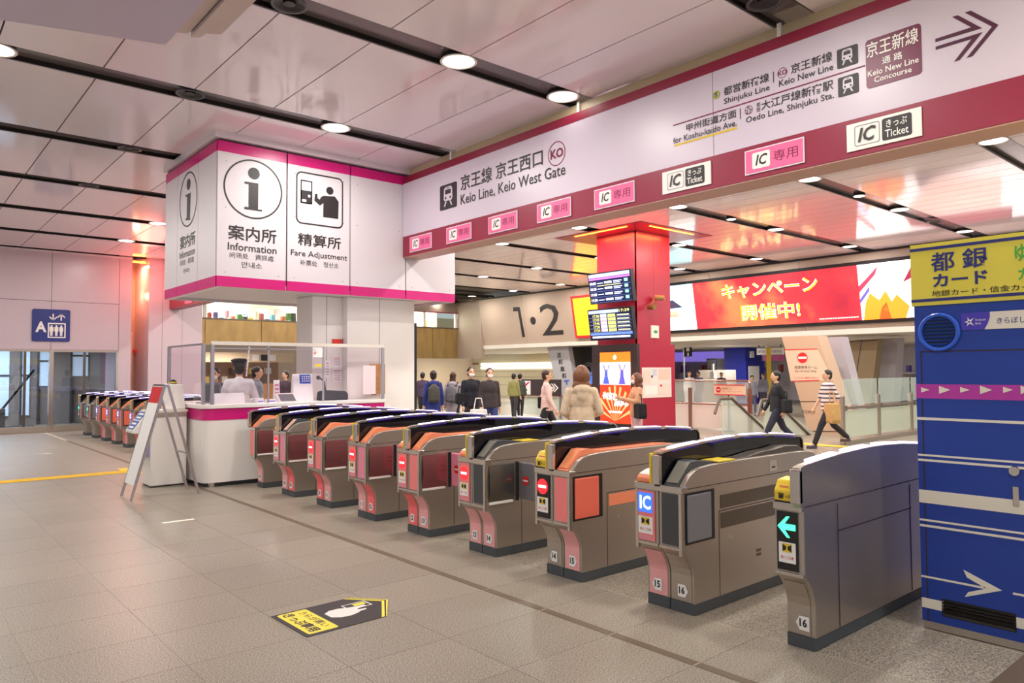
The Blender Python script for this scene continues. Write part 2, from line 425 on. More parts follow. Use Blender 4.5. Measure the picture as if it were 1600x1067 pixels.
for k, y in enumerate(SLOTS):
    for i in range(0, 6):
        x = LX0+LXD*i
        ins = visible([(x, y, ZC)], 14)
        if 3.3 < x < 7.7 and y > 10.2 and y < 12.8: continue
        if x > 12.9 and x < 15.8 and 10.6 < y < 13.2: continue
        if y > 22.5 and x < 7: continue
        if not ins:
            if -6 < y < 23: lampat(x, y)
            continue
        if x < 6.5: lab = 'downlight before the overhead sign, %s slot from the left wall, %s column from the left' % (ORD[9-k], ORD[i])
        else: lab = 'downlight beyond the overhead sign, %s row from the sign, %s from the right' % (ORD[i-2], ORD[max(0, k-1)])
        downlight(x, y, lab, lamp=False); lampat(x, y, 1. if x < 6.5 else 1.25)
# extra small lamps, sensors and speakers seen in the slots
downlight(6.28, SLOTS[3], 'glaring spot lamp just above the top edge of the overhead sign', False, False, None)
for n_, (x, k) in enumerate([(14.36, 3), (14.36, 4), (16.3, 2)]):
    downlight(x, SLOTS[k], 'small round lamp between larger downlights beyond the sign, %s from the right' % ORD[n_], True, False, 'small lamps between the downlights')
for n_, (x, k, lb) in enumerate([(2.77, 4, 'dark round ceiling speaker left of the lit downlight above the canopy'), (2.77, 3, 'dark round ceiling speaker at the top edge of the picture'),
                               (6.62-.55, 2, 'dark round speaker above the overhead sign near the right top'), (18.2, 3, 'dark round vent in the red-lit ceiling slot above the billboard'), (2.77, 5, 'small dark round speaker in the slot left of the canopy'), (2.77, 6, 'far dark round speaker above the elevator wall')]):
    speaker(x, SLOTS[k], lb)

# ================================================================= OVERHEAD SIGN (plane x = 6.5)
SX = 6.5
F6 = XF(SX)
sign = thing('overhead_sign', 'long white overhead gate sign with maroon bands spanning the ticket gates', 'sign')
box('board', M['signwhite'], SX, SX+.3, -1.2, 4.33-.004, 3.81, 4.69, sign)
box('board', M['signwhite'], SX, SX+.3, 4.33+.004, 10.285, 3.81, 4.69, sign)
box('top_band', M['maroon'], SX-.004, SX+.3, -1.2, 10.285, 4.69, 4.80, sign)
box('bottom_band', M['maroon'], SX-.004, SX+.3, -1.2, 10.285, 3.475, 3.81, sign)
box('underside', mat('sign_underside', '#b98d80', .45), SX+.002, SX+.34, -1.2, 10.285, 3.462, 3.475, sign)
box('top_rail', mat('sign_rail', '#bfae8c', .4), SX+.06, SX+.1, -1.2, 10.19, 4.80, 4.93, sign)
for y in (1.2, 3.6, 6.3, 9.0): box('hanger', M['white'], SX+.03, SX+.06, y-.02, y+.02, 4.80, 4.95, sign)
box('backing', M['gap'], SX+.05, SX+.25, 4.3, 4.36, 3.82, 4.68, sign)
for k in range(8):                      # plates over the lanes
    yc = 2.636+1.0165*k; tick = k in (0, 2)
    a0, a1 = -yc-.31, -yc+.31
    pl = flat('lane_plate', F6, [rect(a0, 3.522, a1, 3.765)], M['white'] if tick else M['canopywhite'], sign, .006, .012)
    pl['label'] = ('white IC and Ticket lane plate' if tick else 'pink IC only lane plate')
    b0 = .018
    if not tick:
        flat('plate_face', F6, [rect(a0+.012, 3.534, a1-.012, 3.753)], M['icpink'], pl, .018, .003)
        flat('ic_tile', F6, [rrect(a0+.085, 3.565, a0+.275, 3.725, .02)], M['white'], pl, .021, .003)
        text(F6, 'IC', (a0+.12, 3.595, a0+.25, 3.7), M['ink'], pl, .02, .25, .026)
        text(F6, '専用', (a0+.31, 3.595, a1-.06, 3.7), mat('plate_text', '#8c1a4a', .5), pl, .0, 0, .023)
    else:
        flat('ic_tile', F6, [('ring', rrect(a0+.07, 3.555, a0+.285, 3.735, .02), rrect(a0+.075, 3.56, a0+.28, 3.73, .018))], M['grey'], pl, .018, .003)
        text(F6, 'IC', (a0+.1, 3.585, a0+.255, 3.71), M['ink'], pl, .02, .25, .026)
        flat('ticket_tile', F6, [rrect(a0+.305, 3.55, a1-.075, 3.74, .02)], M['ink'], pl, .018, .003)
        text(F6, 'きっぷ', (a0+.34, 3.655, a1-.11, 3.722), M['white'], pl, .01, 0, .024)
        text(F6, 'Ticket', (a0+.33, 3.572, a1-.1, 3.638), M['white'], pl, .012, 0, .024)
def train_icon(fr, bx, bg, fg, parent, nm='train_pictogram'):
    a0, b0, a1, b1 = bx; w, h = a1-a0, b1-b0
    q = lambda x, y: (a0+w*x, b0+h*y)
    t = flat(nm, fr, [rrect(a0, b0, a1, b1, w*.06)], bg, parent, .003, .004)
    flat('train_front', fr, [[q(.3, .33), q(.7, .33), q(.76, .42), q(.74, .82), q(.66, .9), q(.34, .9), q(.26, .82), q(.24, .42)],
                             [q(.33, .31), q(.25, .12), q(.32, .12), q(.42, .31)], [q(.67, .31), q(.75, .12), q(.68, .12), q(.58, .31)]], fg, t, .008, .002)
    flat('train_glass', fr, [[q(.33, .6), q(.67, .6), q(.66, .78), q(.34, .78)], circ(*q(.36, .45), w*.045, n=10), circ(*q(.64, .45), w*.045, n=10), [q(.42, .83), q(.58, .83), q(.58, .855), q(.42, .855)]], bg, t, .011, .002)
def T6(body, u0, vb, vt, u1, m=None, **k): return ltext(F6, body, u0, vb, vt, u1, m or M['ink'], sign, **k)
train_icon(F6, pbox(F6, 688, 330, 714, 283), M['ink'], M['signwhite'], sign)
T6('京王線 京王西口', 720, 298.5, 275, 848.5, bold=.012)
T6('Keio Line, Keio West Gate', 720, 320, 304.5, 884, bold=.008)
def ring(fr, u, v, r, m, parent, w=.014): 
    a, b = px(fr, u, v); return flat('ring_mark', fr, [('ring', circ(a, b, r), circ(a, b, r-w))], m, parent)
ring(F6, 870, 240, .158, M['inkmar'], sign, .012); T6('KO', 860.5, 249.5, 236, 880.5, M['inkmar'], bold=.03)
T6('都営新宿線', 1131.2, 150.3, 137, 1202, bold=.01); T6('Shinjuku Line', 1131.8, 162.8, 154.3, 1202.8, bold=.008)
T6('京王新線', 1236.1, 116, 101, 1300.7, bold=.01); T6('Keio New Line', 1217.6, 135.7, 125.9, 1302.3, bold=.008)
T6('甲州街道方面', 1072.7, 206.5, 194.5, 1150.9, bold=.01); T6('for Koshu-kaido Ave.', 1052.6, 224.9, 216, 1151.9, bold=.008, n=.009)
T6('大江戸線新宿駅', 1190, 172.8, 158.3, 1302.3, bold=.01); T6('Oedo Line, Shinjuku Sta.', 1165.9, 192.4, 183.4, 1303.5, bold=.008)
T6('都', 1182.4, 168, 161.2, 1188.4); T6('営', 1182.4, 175.4, 168.6, 1188.4)
ring(F6, 1222.7, 113.8, .05, M['inkmar'], sign, .005); T6('KO', 1215.8, 119.3, 112.2, 1229.7, M['inkmar'], bold=.02)
ring(F6, 1170.1, 172, .044, M['inkmar'], sign, .005); T6('E', 1168.3, 170.6, 165.6, 1171.9); T6('27', 1165.3, 178.8, 172.4, 1175.1)
ring(F6, 1119.6, 148.3, .043, mat('olive_mark', '#9aa52c', .5), sign, .018); T6('S', 1117.4, 151.3, 146, 1121.4, bold=.02)
u0, u1 = pbox(F6, 1052, 196, 1351.8, 102.6)[0::2]; zl = px(F6, 1200, 150)[1]
flat('divider_line', F6, [rect(u0, zl-.006, u1, zl+.006)], M['inkmar'], sign)
for u, v0, v1 in ((1208.4, 129.3, 111.8), (1156.5, 186, 169.4)):
    a0, b0, a1, b1 = pbox(F6, u, v0, u+1.2, v1); flat('text_divider', F6, [rect(a0, b0, a0+.008, b1)], M['ink'], sign)
flat('yellow_underline', F6, [rect(*pbox(F6, 1053, 229.5, 1151.9, 198))], mat('underline_yellow', '#d9b51c', .5), sign, .001, .002)
train_icon(F6, pbox(F6, 1308.7, 108.6, 1340.2, 68.1), M['ink'], M['signwhite'], sign); train_icon(F6, pbox(F6, 1310.3, 152.7, 1341.4, 113.2), M['ink'], M['signwhite'], sign)
a0, b0, a1, b1 = pbox(F6, 1354.4, 139.7, 1438.8, 35.6)
cp = flat('concourse_plate', F6, [rrect(a0, b0, a1, b1, .03)], mat('plum_plate', '#6e123f', .4), sign, .002, .004); cp['label'] = 'plum plate with white concourse lettering'
for body, q in (('京王新線', (1354.8, 92.3, 68, 1435.8)), ('通 路', (1379.1, 101.3, 89.6, 1411)), ('Keio New Line', (1356.6, 121, 112, 1436.3)), ('Concourse', (1366.6, 129.4, 121, 1425.3))):
    ltext(F6, body, *q, M['white'], cp, .012, 0, .009)
def zpoly(fr, pts, sc, ox, oy): return [px(fr, x/sc+ox, y/sc+oy) for x, y in pts]
for q in ([(862, 325), (862, 352), (1250, 235), (1050, 128), (1003, 142), (1163, 228)], [(865, 390), (865, 416), (1165, 325), (1018, 515), (1065, 500), (1255, 268)], [(1108, 105), (1158, 90), (1387, 208), (1172, 468), (1122, 483), (1335, 222)]):
    flat('arrow_stroke', F6, [zpoly(F6, q, 5.333, 1300, 0)], mat('arrow_plum', '#4a1233', .5), sign)
# the next gate sign beyond the booth
sg2 = thing('overhead_sign', 'far maroon gate sign glimpsed beneath the left corner of the information canopy', 'sign')
box('board', M['signwhite'], SX, SX+.3, 13.4, 23.2, 3.81, 4.69, sg2); box('bottom_band', M['maroon'], SX-.004, SX+.3, 13.4, 23.2, 3.475, 3.81, sg2); box('hanger', M['white'], SX+.1, SX+.2, 13.6, 13.7, 4.69, 4.95, sg2); box('hanger', M['white'], SX+.1, SX+.2, 22.9, 23, 4.69, 4.95, sg2)
for k in range(8): flat('lane_plate', F6, [rect(-(14.2+1.02*k)-.31, 3.522, -(14.2+1.02*k)+.31, 3.765)], M['icpink'] if k % 2 else M['white'], sg2, .006, .012)

# ================================================================= INFORMATION CANOPY
CX0, CX1, CY0, CY1, CZ0, CZ1 = 3.49, 7.575, 10.3, 12.72, 2.79, 4.83
can = thing('information_canopy', 'big white information and fare adjustment sign box with magenta bands', 'sign box')
FC, FL = YF(CY0), XF(CX0)
fx = [CX0, 4.503, 5.54, 6.56, CX1]
for i in range(4):
    a, b = fx[i]+.011, fx[i+1]-.011
    box('front_panel', M['canopywhite'], a, b, CY0, CY0+.03, 2.935, 4.68, can)
    box('bottom_stripe', M['magenta'], a, b, CY0-.001, CY0+.03, CZ0, 2.935, can); box('top_stripe', M['magenta'], a, b, CY0-.001, CY0+.03, 4.68, CZ1, can)
ly = [CY0, 11.09, 12.07, CY1]
for i in range(3):
    a, b = ly[i]+(.035 if i == 0 else .006), ly[i+1]-.006
    box('side_panel', M['canopywhite'], CX0, CX0+.03, a, b, 2.935, 4.68, can)
    box('bottom_stripe', M['magenta'], CX0-.001, CX0+.03, a, b, CZ0, 2.935, can); box('top_stripe', M['magenta'], CX0-.001, CX0+.03, a, b, 4.68, CZ1, can)
box('core', M['gap'], CX0+.03, CX1-.01, CY0+.03, CY1, 2.86, CZ1+.02, can)
box('side_panel', M['canopywhite'], CX1-.02, CX1, CY0+.03, CY1, CZ0, CZ1, can); box('back_panel', M['canopywhite'], CX0+.03, CX1-.02, CY1, CY1+.03, CZ0, CZ1, can)
box('soffit_panel', mat('canopy_soffit', '#d8d2d4', .4), CX0+.12, CX1-.1, CY0+.12, CY1-.05, 2.835, 2.86, can)
for a in ((CX0+.03, CX1-.02, CY0+.03, CY0+.12), (CX0+.03, CX0+.12, CY0+.12, CY1)):
    box('soffit_edge', M['white'], a[0], a[1], a[2], a[3], 2.795, 2.86, can)
box('soffit_lamp', mat('soffit_lamp_glow', '#f4f0ff', .4, emit=3.), CX0+.5, CX1-.5, CY0+.14, CY0+.17, 2.82, 2.834, can)
box('ceiling_lip', M['panel'], CX0-.04, CX1, CY0-.05, CY1, CZ1+.03, ZC+.0, can)
scr = MB()
for i in range(4):
    for sx in (.12, .88):
        for z in (2.99, 3.9, 4.55): scr.lathe([(.012, 0), (.0001, .0)], (0, 0, 0), 6) if False else scr.add([FC.p(fx[i]+(fx[i+1]-fx[i])*sx+.008*math.cos(t*1.047), z+.008*math.sin(t*1.047), .002) for t in range(6)], [tuple(range(6))])
so_ = scr.build('screw_heads', M['grey'], can); so_['kind'] = 'stuff'
D3 = (3.81, 250, 200)
def Z3(fr, pts): return zpoly(fr, pts, *D3)
def P3(fr, x0, y0, x1, y1): return pbox(fr, x0/3.81+250, y0/3.81+200, x1/3.81+250, y1/3.81+200)
def info_sym(fr, l, r_, t, b_, dot, stem, parent, wd, dr):
    aL = px(fr, l[0]/3.81+250, l[1]/3.81+200)[0]; aR = px(fr, r_[0]/3.81+250, r_[1]/3.81+200)[0]
    zT = px(fr, t[0]/3.81+250, t[1]/3.81+200)[1]; zB = px(fr, b_[0]/3.81+250, b_[1]/3.81+200)[1]
    ca, cz, ra, rz = (aL+aR)/2, (zT+zB)/2, (aR-aL)/2, (zT-zB)/2
    r = (ra+rz)/2
    flat('information_ring', fr, [('ring', circ(ca, cz, r, n=48), circ(ca, cz, r-wd, n=48))], M['ink'], parent)
    d = px(fr, dot[0]/3.81+250, dot[1]/3.81+200)
    flat('information_letter', fr, [circ(*d, dr), Z3(fr, stem)], M['ink'], parent)
info_sym(FC, (378, 345), (727, 385), (548, 187), (560, 543), (559, 271), [(503, 318), (585, 330), (583, 485), (607, 488), (606, 497), (502, 482), (503, 468), (527, 472), (528, 335), (503, 331)], can, .022, .085)
info_sym(FL, (118, 440), (222, 400), (183, 253), (158, 593), (171, 335), [(153, 400), (183, 385), (178, 540), (183, 541), (181, 547), (153, 550), (154, 540), (160, 536), (163, 408), (153, 411)], can, .022, .085)
TC = lambda fr, body, x0, yb, yt, x1, **k: ltext(fr, body, x0/3.81+250, yb/3.81+200, yt/3.81+200, x1/3.81+250, M['ink'], can, **k)
TC(FC, '案内所', 404, 660, 571, 693, bold=.012); TC(FC, 'Information', 403, 722, 677, 693, bold=.006); TC(FC, '问讯处　資訊處', 414, 770, 737, 676); TC(FC, '안내소', 484, 830, 794, 606)
TC(FC, '精算所', 820, 697, 622, 1076, bold=.012); TC(FC, 'Fare Adjustment', 778, 755, 721, 1113, bold=.006); TC(FC, '补票处　정산소', 833, 815, 782, 1062)
TC(FL, '案内所', 120, 728, 650, 210, bold=.008); TC(FL, 'Information', 118, 782, 740, 208); TC(FL, '问讯处　資訊處', 120, 825, 792, 202); TC(FL, '안내소', 140, 865, 840, 177)
a0, b0, a1, b1 = P3(FC, 808, 565, 1090, 303)
flat('fare_frame', FC, [('ring', rrect(a0, b0, a1, b1, .09, 8), rrect(a0+.022, b0+.022, a1-.022, b1-.022, .07, 8))], M['ink'], can)
a0, b0, a1, b1 = P3(FC, 836, 445, 906, 318); bm_ = (b0+b1)/2+.02
fm = flat('fare_machine', FC, [('ring', rect(a0, b0, a1, b1), rect(a0+.018, b0+.018, a1-.018, b1-.018)), rect(a0, b0, a1, bm_)], M['ink'], can)
flat('machine_mark', FC, [circ(a1-.05, b0+.12, .022), rect(a0+.02, b0+.02, a0+.09, b0+.06)], M['canopywhite'], can, .005)
d = px(FC, 1011/3.81+250, 374/3.81+200)
flat('fare_person', FC, [circ(*d, .06), Z3(FC, [(972, 403), (1040, 408), (1063, 440), (1060, 542), (971, 530), (972, 447), (952, 462), (918, 432), (922, 392), (936, 392), (938, 418), (950, 426), (958, 412)])], M['ink'], can)

# ================================================================= TICKET GATES
LOWER = [(4.05, .07), (4.05, .25), (4.04, .295), (4.015, .345), (3.978, .395), (3.935, .432), (3.935, .80), (3.945, .842), (3.965, .872), (4.02, .91), (4.10, .942), (4.20, .956), (4.42, .962)]
def mirror(pr): return pr+[(9.74-x, z) for x, z in reversed(pr)]
def sh(pr): return [(x-4.05, z) for x, z in pr]
GPROF = sh(mirror(LOWER[:7]+[(3.945, .842)]))
RSHELL = sh(mirror([(3.958, .83), (3.96, .845), (3.985, .872), (4.03, .912), (4.08, .936), (4.14, .95), (4.26, .958), (4.42, .962)]))
LSHELL = sh([(4.15, .83), (4.15, .93), (4.19, .95), (4.42, .96), (5.32, .96), (5.5, .955), (5.6, .94), (5.70, .912), (5.755, .872), (5.78, .845), (5.78, .83)])
ARCH = sh([(3.905, .842), (3.905, 1.02), (3.925, 1.048), (3.97, 1.058), (4.15, 1.073), (4.42, 1.090), (4.70, 1.100), (4.87, 1.102), (5.04, 1.100), (5.32, 1.088), (5.59, 1.068), (5.77, 1.045), (5.80, 1.02), (5.81, .95), (5.79, .90), (5.70, .842)])
G = lambda x: x-4.05
FRG = lambda xx: Fr((xx, 0, 0), (0, -1, 0), (0, 0, 1))      # local front face
def noentry(fr, ca, cb, r, parent, m1=None, lit=True):
    s = flat('no_entry_sign', fr, [circ(ca, cb, r, n=20)], mat('lit_red', '#ff2a34', .4, emit=.9) if lit else M['redink'], parent, .002, .002, True)
    flat('white_bar', fr, [rect(ca-r*.72, cb-r*.17, ca+r*.72, cb+r*.17)], mat('lit_white', '#fff4f6', .4, emit=1.1) if lit else M['white'], s, .005, .001, True); return s
def caution(fr, ca, cb, w, h, parent):
    s = flat('caution_sticker', fr, [rrect(ca-w/2, cb-h/2, ca+w/2, cb+h/2, .004, 2)], M['paper'], parent, .002, .001, True)
    y0 = cb+h*.02
    flat('caution_square', fr, [rect(ca-w*.28, y0, ca+w*.28, y0+h*.42)], M['yellow'], s, .0035, .001, True)
    flat('closing_doors', fr, [[(ca-w*.26, y0+h*.04), (ca-w*.05, y0+h*.13), (ca-w*.05, y0+h*.29), (ca-w*.26, y0+h*.38)], [(ca+w*.26, y0+h*.04), (ca+w*.05, y0+h*.13), (ca+w*.05, y0+h*.29), (ca+w*.26, y0+h*.38)]], M['black'], s, .005, .001, True)
    text(fr, '扉にご注意', (ca-w*.38, cb-h*.32, ca+w*.38, cb-h*.16), M['redink'], s, .005, 0, .004, local=True)
def gate(yc, label, nums=(None, None), left='pink', right='pink', signk='noentry', kl='pink', kr='pink', slope='orange', side='glossy', pad='orange', flap=None, single=False, detail=True, halfright=False, group='ticket gates in the near row'):
    t = thing('ticket_gate', label, 'ticket gate', (4.05, yc, 0), 0, group)
    hw = .19 if not single else .085
    K = lambda n: ('gate', n, single, halfright)
    halves = [(.003, hw), (-hw, -.003)] if not single else [(-hw, hw)]
    if halfright: halves = [(-hw, -.003)]
    for hh in halves:
        MB().prism(GPROF, hh[0], hh[1]).build('housing', M['steel'], t, key=K(('h', hh[0])), bevel=.005)
        if single: MB().prism(LSHELL, -hw+.05, hw).build('side_shell', M['steel'], t, key=K('sl'), bevel=.004)
        elif hh[0] > 0: MB().prism(LSHELL, .03, hw).build('side_shell', M['steel'], t, key=K('sl'), bevel=.004)
        else:
            MB().prism(RSHELL, -hw, -hw+.04).build('side_shell', M['steel'], t, key=K('sr'), bevel=.004)
            MB().box(G(4.40), G(5.62), -hw+.041, -.03, .83, .955).build('inner_deck', M['steel_dark'], t, key=K('deck'))
        MB().box(G(4.045), G(5.7), hh[0]+.002, hh[1]-.002, 0, .072).build('plinth', M['plinth'], t, key=K(('p', hh[0])))
        MB().box(G(3.922), G(3.99), hh[0]-(0 if single else .004), hh[1]+.004, .798, .842).build('front_belt', M['chrome'], t, key=K(('b', hh[0])), bevel=.004)
        MB().box(G(3.926), G(3.95), hh[0]+.0, hh[1]-.0, .43, .452).build('front_sill', M['chrome'], t, key=K(('s', hh[0])), bevel=.004)
    if not single: 
        for s in (1, -1):
            if halfright and s > 0: continue
            MB().box(G(3.922), G(3.948), s*(hw-.012)-.012, s*(hw-.012)+.012, .40, .80).build('corner_post', M['chrome'], t, key=K(('cp', s)), bevel=.004)
    fr = FRG(G(3.935))
    pm = {'pink': M['pink'], 'pinkl': M['pinkl'], 'pinks': M['pinks'], 'pinkb': M['pinkb'], 'black': M['darkgrey'], 'steel': M['steel'], 'orange': M['orange']}
    # left front display (image left = +Y = negative a)
    if not halfright:
        if single: ya, yb = -.07, .055
        else: ya, yb = -.178, -.03
        ca = (ya+yb)/2; w = yb-ya
        dp = flat('display_panel', fr, [rect(ya, .46, yb, .79)], pm[left] if left != 'black' else M['black'], t, .002, .006, True)
        f2 = FRG(G(3.935)-.008)
        if signk == 'noentry': noentry(f2, ca, .70, w*.40, dp)
        elif signk == 'ic':
            s = flat('ic_screen', f2, [rect(ca-w*.4, .645, ca+w*.4, .775)], mat('lit_blue', '#3a6ae6', .4, emit=1.), dp, .002, .002, True)
            text(f2, 'IC', (ca-w*.3, .665, ca+w*.32, .757), mat('lit_white2', '#e8f4ff', .4, emit=1.6), s, .02, 0, .006, local=True)
        else:
            flat('green_arrow', f2, [[(ca-w*.45, .705), (ca-.0*w, .765), (ca+w*.15, .765), (ca-w*.1, .722), (ca+w*.42, .722), (ca+w*.42, .688), (ca-w*.1, .688), (ca+w*.15, .645), (ca-0*w, .645)]], mat('lit_green', '#4df5b4', .4, emit=1.3), dp, .002, .002, True)
        caution(f2, ca, .56, w*.82, .115, dp)
        if left != 'black':
            nt_ = flat('notice_strip', f2, [rect(ca-w*.38, .47, ca+w*.38, .492)], mat('notice_pink', '#e79aa8', .6), dp, .001, .001, True)
    if not single: flat('front_panel', fr, [rect(.03, .46, .165, .79)], pm[right], t, .002, .006, True)
    # curved kick panels
    prof = [(4.05, .08), (4.05, .25), (4.04, .295), (4.015, .345), (3.985, .388)]
    def kick(y0, y1, m):
        if m is None: return
        b = MB()
        k_ = len(prof); o = .006
        for yy in (y0, y1): b.v += [(G(x)-o, yy, z) for x, z in prof]+[(G(x)+.004, yy, z+.002) for x, z in prof]
        for i in range(k_-1):
            q = 2*k_
            b.f += [(i, i+1, q+i+1, q+i), (i, k_+i, k_+i+1, i+1), (q+i, q+i+1, q+k_+i+1, q+k_+i)]
        b.f += [(0, 2*k_, 3*k_, k_), (k_-1, 2*k_-1, 4*k_-1, 3*k_-1)]
        b.build('kick_panel', m, t, key=('kick', y0, y1, m.name))
    if single: kick(-.06, .06, M['steel'])
    else:
        if not halfright: kick(.02, .17, pm[kl])
        kick(-.17, -.02, pm[kr])
    fk = FRG(G(4.05)-.0065)
    for s, nn in ((-1, nums[0]), (1, nums[1])):
        if nn is None or (halfright and s < 0): continue
        ca = (.09*s+.01*s) if not single else .02
        w = .034; pts = [(ca-w, .105), (ca+w, .105), (ca+w, .185), (ca-w, .185)]
        pts = [(ca-w, .105), (ca+w*.7, .105), (ca+w*1.35, .145), (ca+w*.7, .185), (ca-w, .185)] if s > 0 and not single else [(ca+w, .105), (ca-w*.7, .105), (ca-w*1.35, .145), (ca-w*.7, .185), (ca+w, .185)][::-1]
        npl = flat('number_plate', fk, [pts], M['paper'], t, .002, .002, True)
        text(fk, str(nn), (ca-w*.7, .125, ca+w*.62, .172), M['ink'], npl, .03, 0, .006, local=True)
    # central hood
    ay = 0. if not single else -hw+.028
    if halfright: ay = -.0
    if single:
        MB().prism([(x+.006, z) for x, z in sh(LOWER[:7])]+ARCH[:-1]+[(1.634-x, z) for x, z in reversed(sh(LOWER[:7]))], -hw-.002, -hw+.05).build('hood_plate', M['steel'], t, key=K('hood'), bevel=.004)
    else:
        MB().prism([(x+.012 if x < 0 else x, z-.012) for x, z in ARCH], ay-.02, ay+.02).build('hood_glass', M['hood'], t, key=K('hood'))
        fb = MB()
        for i in range(2, len(ARCH)-2):
            a, b = ARCH[i], ARCH[i+1]; fb.bar((a[0], ay, a[1]), (b[0], ay, b[1]), .062, .014, (0, 0, 1))
        fb.build('hood_rim', M['chrome'], t, key=K('rim'))
    MB().box(G(3.9), G(3.94), ay-.03, ay+.03, .842, 1.035).build('hood_post', M['chrome'], t, key=K('post'), bevel=.008)
    if detail and not halfright and not single: MB().box(G(3.895), G(3.93), ay+.03, ay+.045, .845, 1.045).build('yellow_edge', M['yellow'], t, key=K('ye'), bevel=.004)
    # light strips along the hood
    def zt(x):
        for (xa, za), (xb, zb) in zip(ARCH[2:], ARCH[3:]):
            if xa <= x <= xb: return za+(zb-za)*(x-xa)/(xb-xa)
        return 1.05
    for k in range(4):
        xa = G(4.06)+k*.435; b = MB(); st = 4
        for i in range(st):
            x0, x1 = xa+.31*i/st, xa+.31*(i+1)/st
            b.bar((x0, ay, zt(x0)+.008), (x1, ay, zt(x1)+.008), .05, .010)
        b.build('light_strip', M['led'], t, key=K(('led', k)))
        if not single:
            b = MB()
            for i in range(st):
                x0, x1 = xa+.31*i/st, xa+.31*(i+1)/st
                b.bar((x0, ay, zt(x0)-.012), (x1, ay, zt(x1)-.012), .045, .014)
            b.build('lit_edge', mat('violet_lit_edge', '#3a22b0', .3, emit=.16), t, key=K(('edge', k)))
    # right upper side: sloping screen and cover
    if not single:
        om = M['orange'] if slope == 'orange' else M['darkgrey']
        sl = sh([(3.948, .843), (4.105, .99), (4.17, .992), (4.33, .972), (5.1, .972), (5.25, .962), (5.25, .90), (4.3, .83), (3.948, .83)]) if slope == 'orange' else sh([(3.948, .843), (4.105, .99), (4.17, .992), (4.40, .965), (4.45, .962), (4.45, .83), (3.948, .83)])
        cv = MB().prism(sl, -.147, -.032).build('screen_wedge', om, t, key=K(('wedge', slope)), bevel=.003)
        q = [(3.962, .8565), (4.098, .984)]
        nx, nz = -.684*.004, .73*.004
        MB().add([(G(q[0][0])+nx, -.139, q[0][1]+nz), (G(q[0][0])+nx, -.042, q[0][1]+nz), (G(q[1][0])+nx, -.042, q[1][1]+nz), (G(q[1][0])+nx, -.139, q[1][1]+nz)], [(0, 1, 2, 3)]).build('slope_screen', {'orange': mat('slope_orange', '#ffa070', .3), 'black': mat('slope_glass', '#8a867c', .2), 'white': mat('slope_pale', '#f5c4b0', .3)}[slope], cv, key=K(('ss', slope)))
        if slope != 'orange':
            MB().prism(sh([(4.5, .962), (4.75, .968), (4.95, .99), (5.15, .995), (5.3, 1.01), (5.5, 1.0), (5.6, .955), (5.6, .9), (4.5, .9)]), -.15, -.035).build('rear_cover', M['steel_dark'], t, key=K('rc'), bevel=.003)
            MB().box(G(4.36), G(4.56), -.185, -.04, .966, .974).build('ticket_tray', M['yellow'], t, key=K('tray'))
    if detail:
        ys = -hw if not single else -hw-.0035
        if side == 'square':
            col = M['coral'] if slope == 'orange' else M['grey']
            MB().box(G(3.96), G(4.285), ys-.004, ys, .468, .80).build('door_recess', M['black'], t, key=K('dr'))
            MB().box(G(3.972), G(4.235), ys-.016, ys-.003, .482, .785).build('flap_door', col, t, key=('fd', col.name, single), bevel=.008)
        elif side == 'glossy':
            gm = {'pink': mat('glossy_rose_steel', '#a8686c', .22, .75), 'steel': mat('glossy_steel', '#8a8580', .2, .9)}['pink' if slope != 'black' else 'steel']
            b = MB(); n = 8
            for i in range(n):
                z0, z1 = .47+.32*i/n, .47+.32*(i+1)/n; o0 = .018*math.sin(math.pi*i/n); o1 = .018*math.sin(math.pi*(i+1)/n)
                b.add([(G(3.965), ys-.002-o0, z0), (G(4.25), ys-.002-o0*.4, z0), (G(4.25), ys-.002-o1*.4, z1), (G(3.965), ys-.002-o1, z1)], [(0, 1, 2, 3)])
            b.build('side_cover', gm, t, key=K(('sc', gm.name)), smooth=True)
            MB().box(G(3.965), G(4.23), ys-.014, ys, .452, .474).build('bumper', M['white'], t, key=K('bmp'), bevel=.004)
            MB().tube((G(4.285), ys-.008, .46), (G(4.285), ys-.008, .80), .014).build('hinge_post', M['black'], t, key=K('hp'))
        MB().box(G(4.34), G(5.42), ys-.001, ys+.003, .636, .642).build('panel_seam', M['gap'], t, key=K('seam'))
        MB().box(G(4.337), G(4.343), ys-.001, ys+.003, .075, .636).build('panel_seam', M['gap'], t, key=K('seam2'))
        MB().box(G(3.95), G(5.7), ys-.0012, ys+.003, .822, .827).build('panel_seam', M['gap'], t, key=K('seam3'))
        if side == 'square':
            m2 = M['orange'] if slope == 'orange' else M['steel_dark']
            MB().box(G(4.36), G(5.4), ys-.003, ys+.003, .535 if slope == 'orange' else .655, .625 if slope == 'orange' else .745).build('side_stripe', m2, t, key=K(('ss2', m2.name)))
            if slope != 'orange': MB().box(G(4.36), G(5.4), ys-.003, ys+.003, .52, .625).build('side_stripe', m2, t, key=K('ss3'))
        if not single:
            MB().tube((G(4.47), ys, .44), (G(4.47), ys-.008, .44), .012).build('lock', M['chrome'], t, key=K('lock'))
            for z in (.26, .29): MB().box(G(4.8), G(4.86), ys-.002, ys+.002, z, z+.02).build('vent_slot', M['steel_dark'], t, key=K(('vent', z)))
            if slope == 'black' and side == 'square': MB().box(G(5.0), G(5.1), ys-.002, ys+.002, .845, .925).build('access_plate', M['chrome'], t, key=K('ap')); MB().box(G(5.03), G(5.075), ys-.003, ys, .868, .88).build('access_slot', M['black'], t, key=K('as'))
        else:
            MB().box(G(5.4), G(5.405), ys-.0012, ys+.003, .08, .80).build('panel_seam', M['gap'], t, key=K('seam4'))
            MB().box(G(4.34), G(4.345), ys-.0012, ys+.003, .435, .80).build('panel_seam', M['gap'], t, key=K('seam5'))
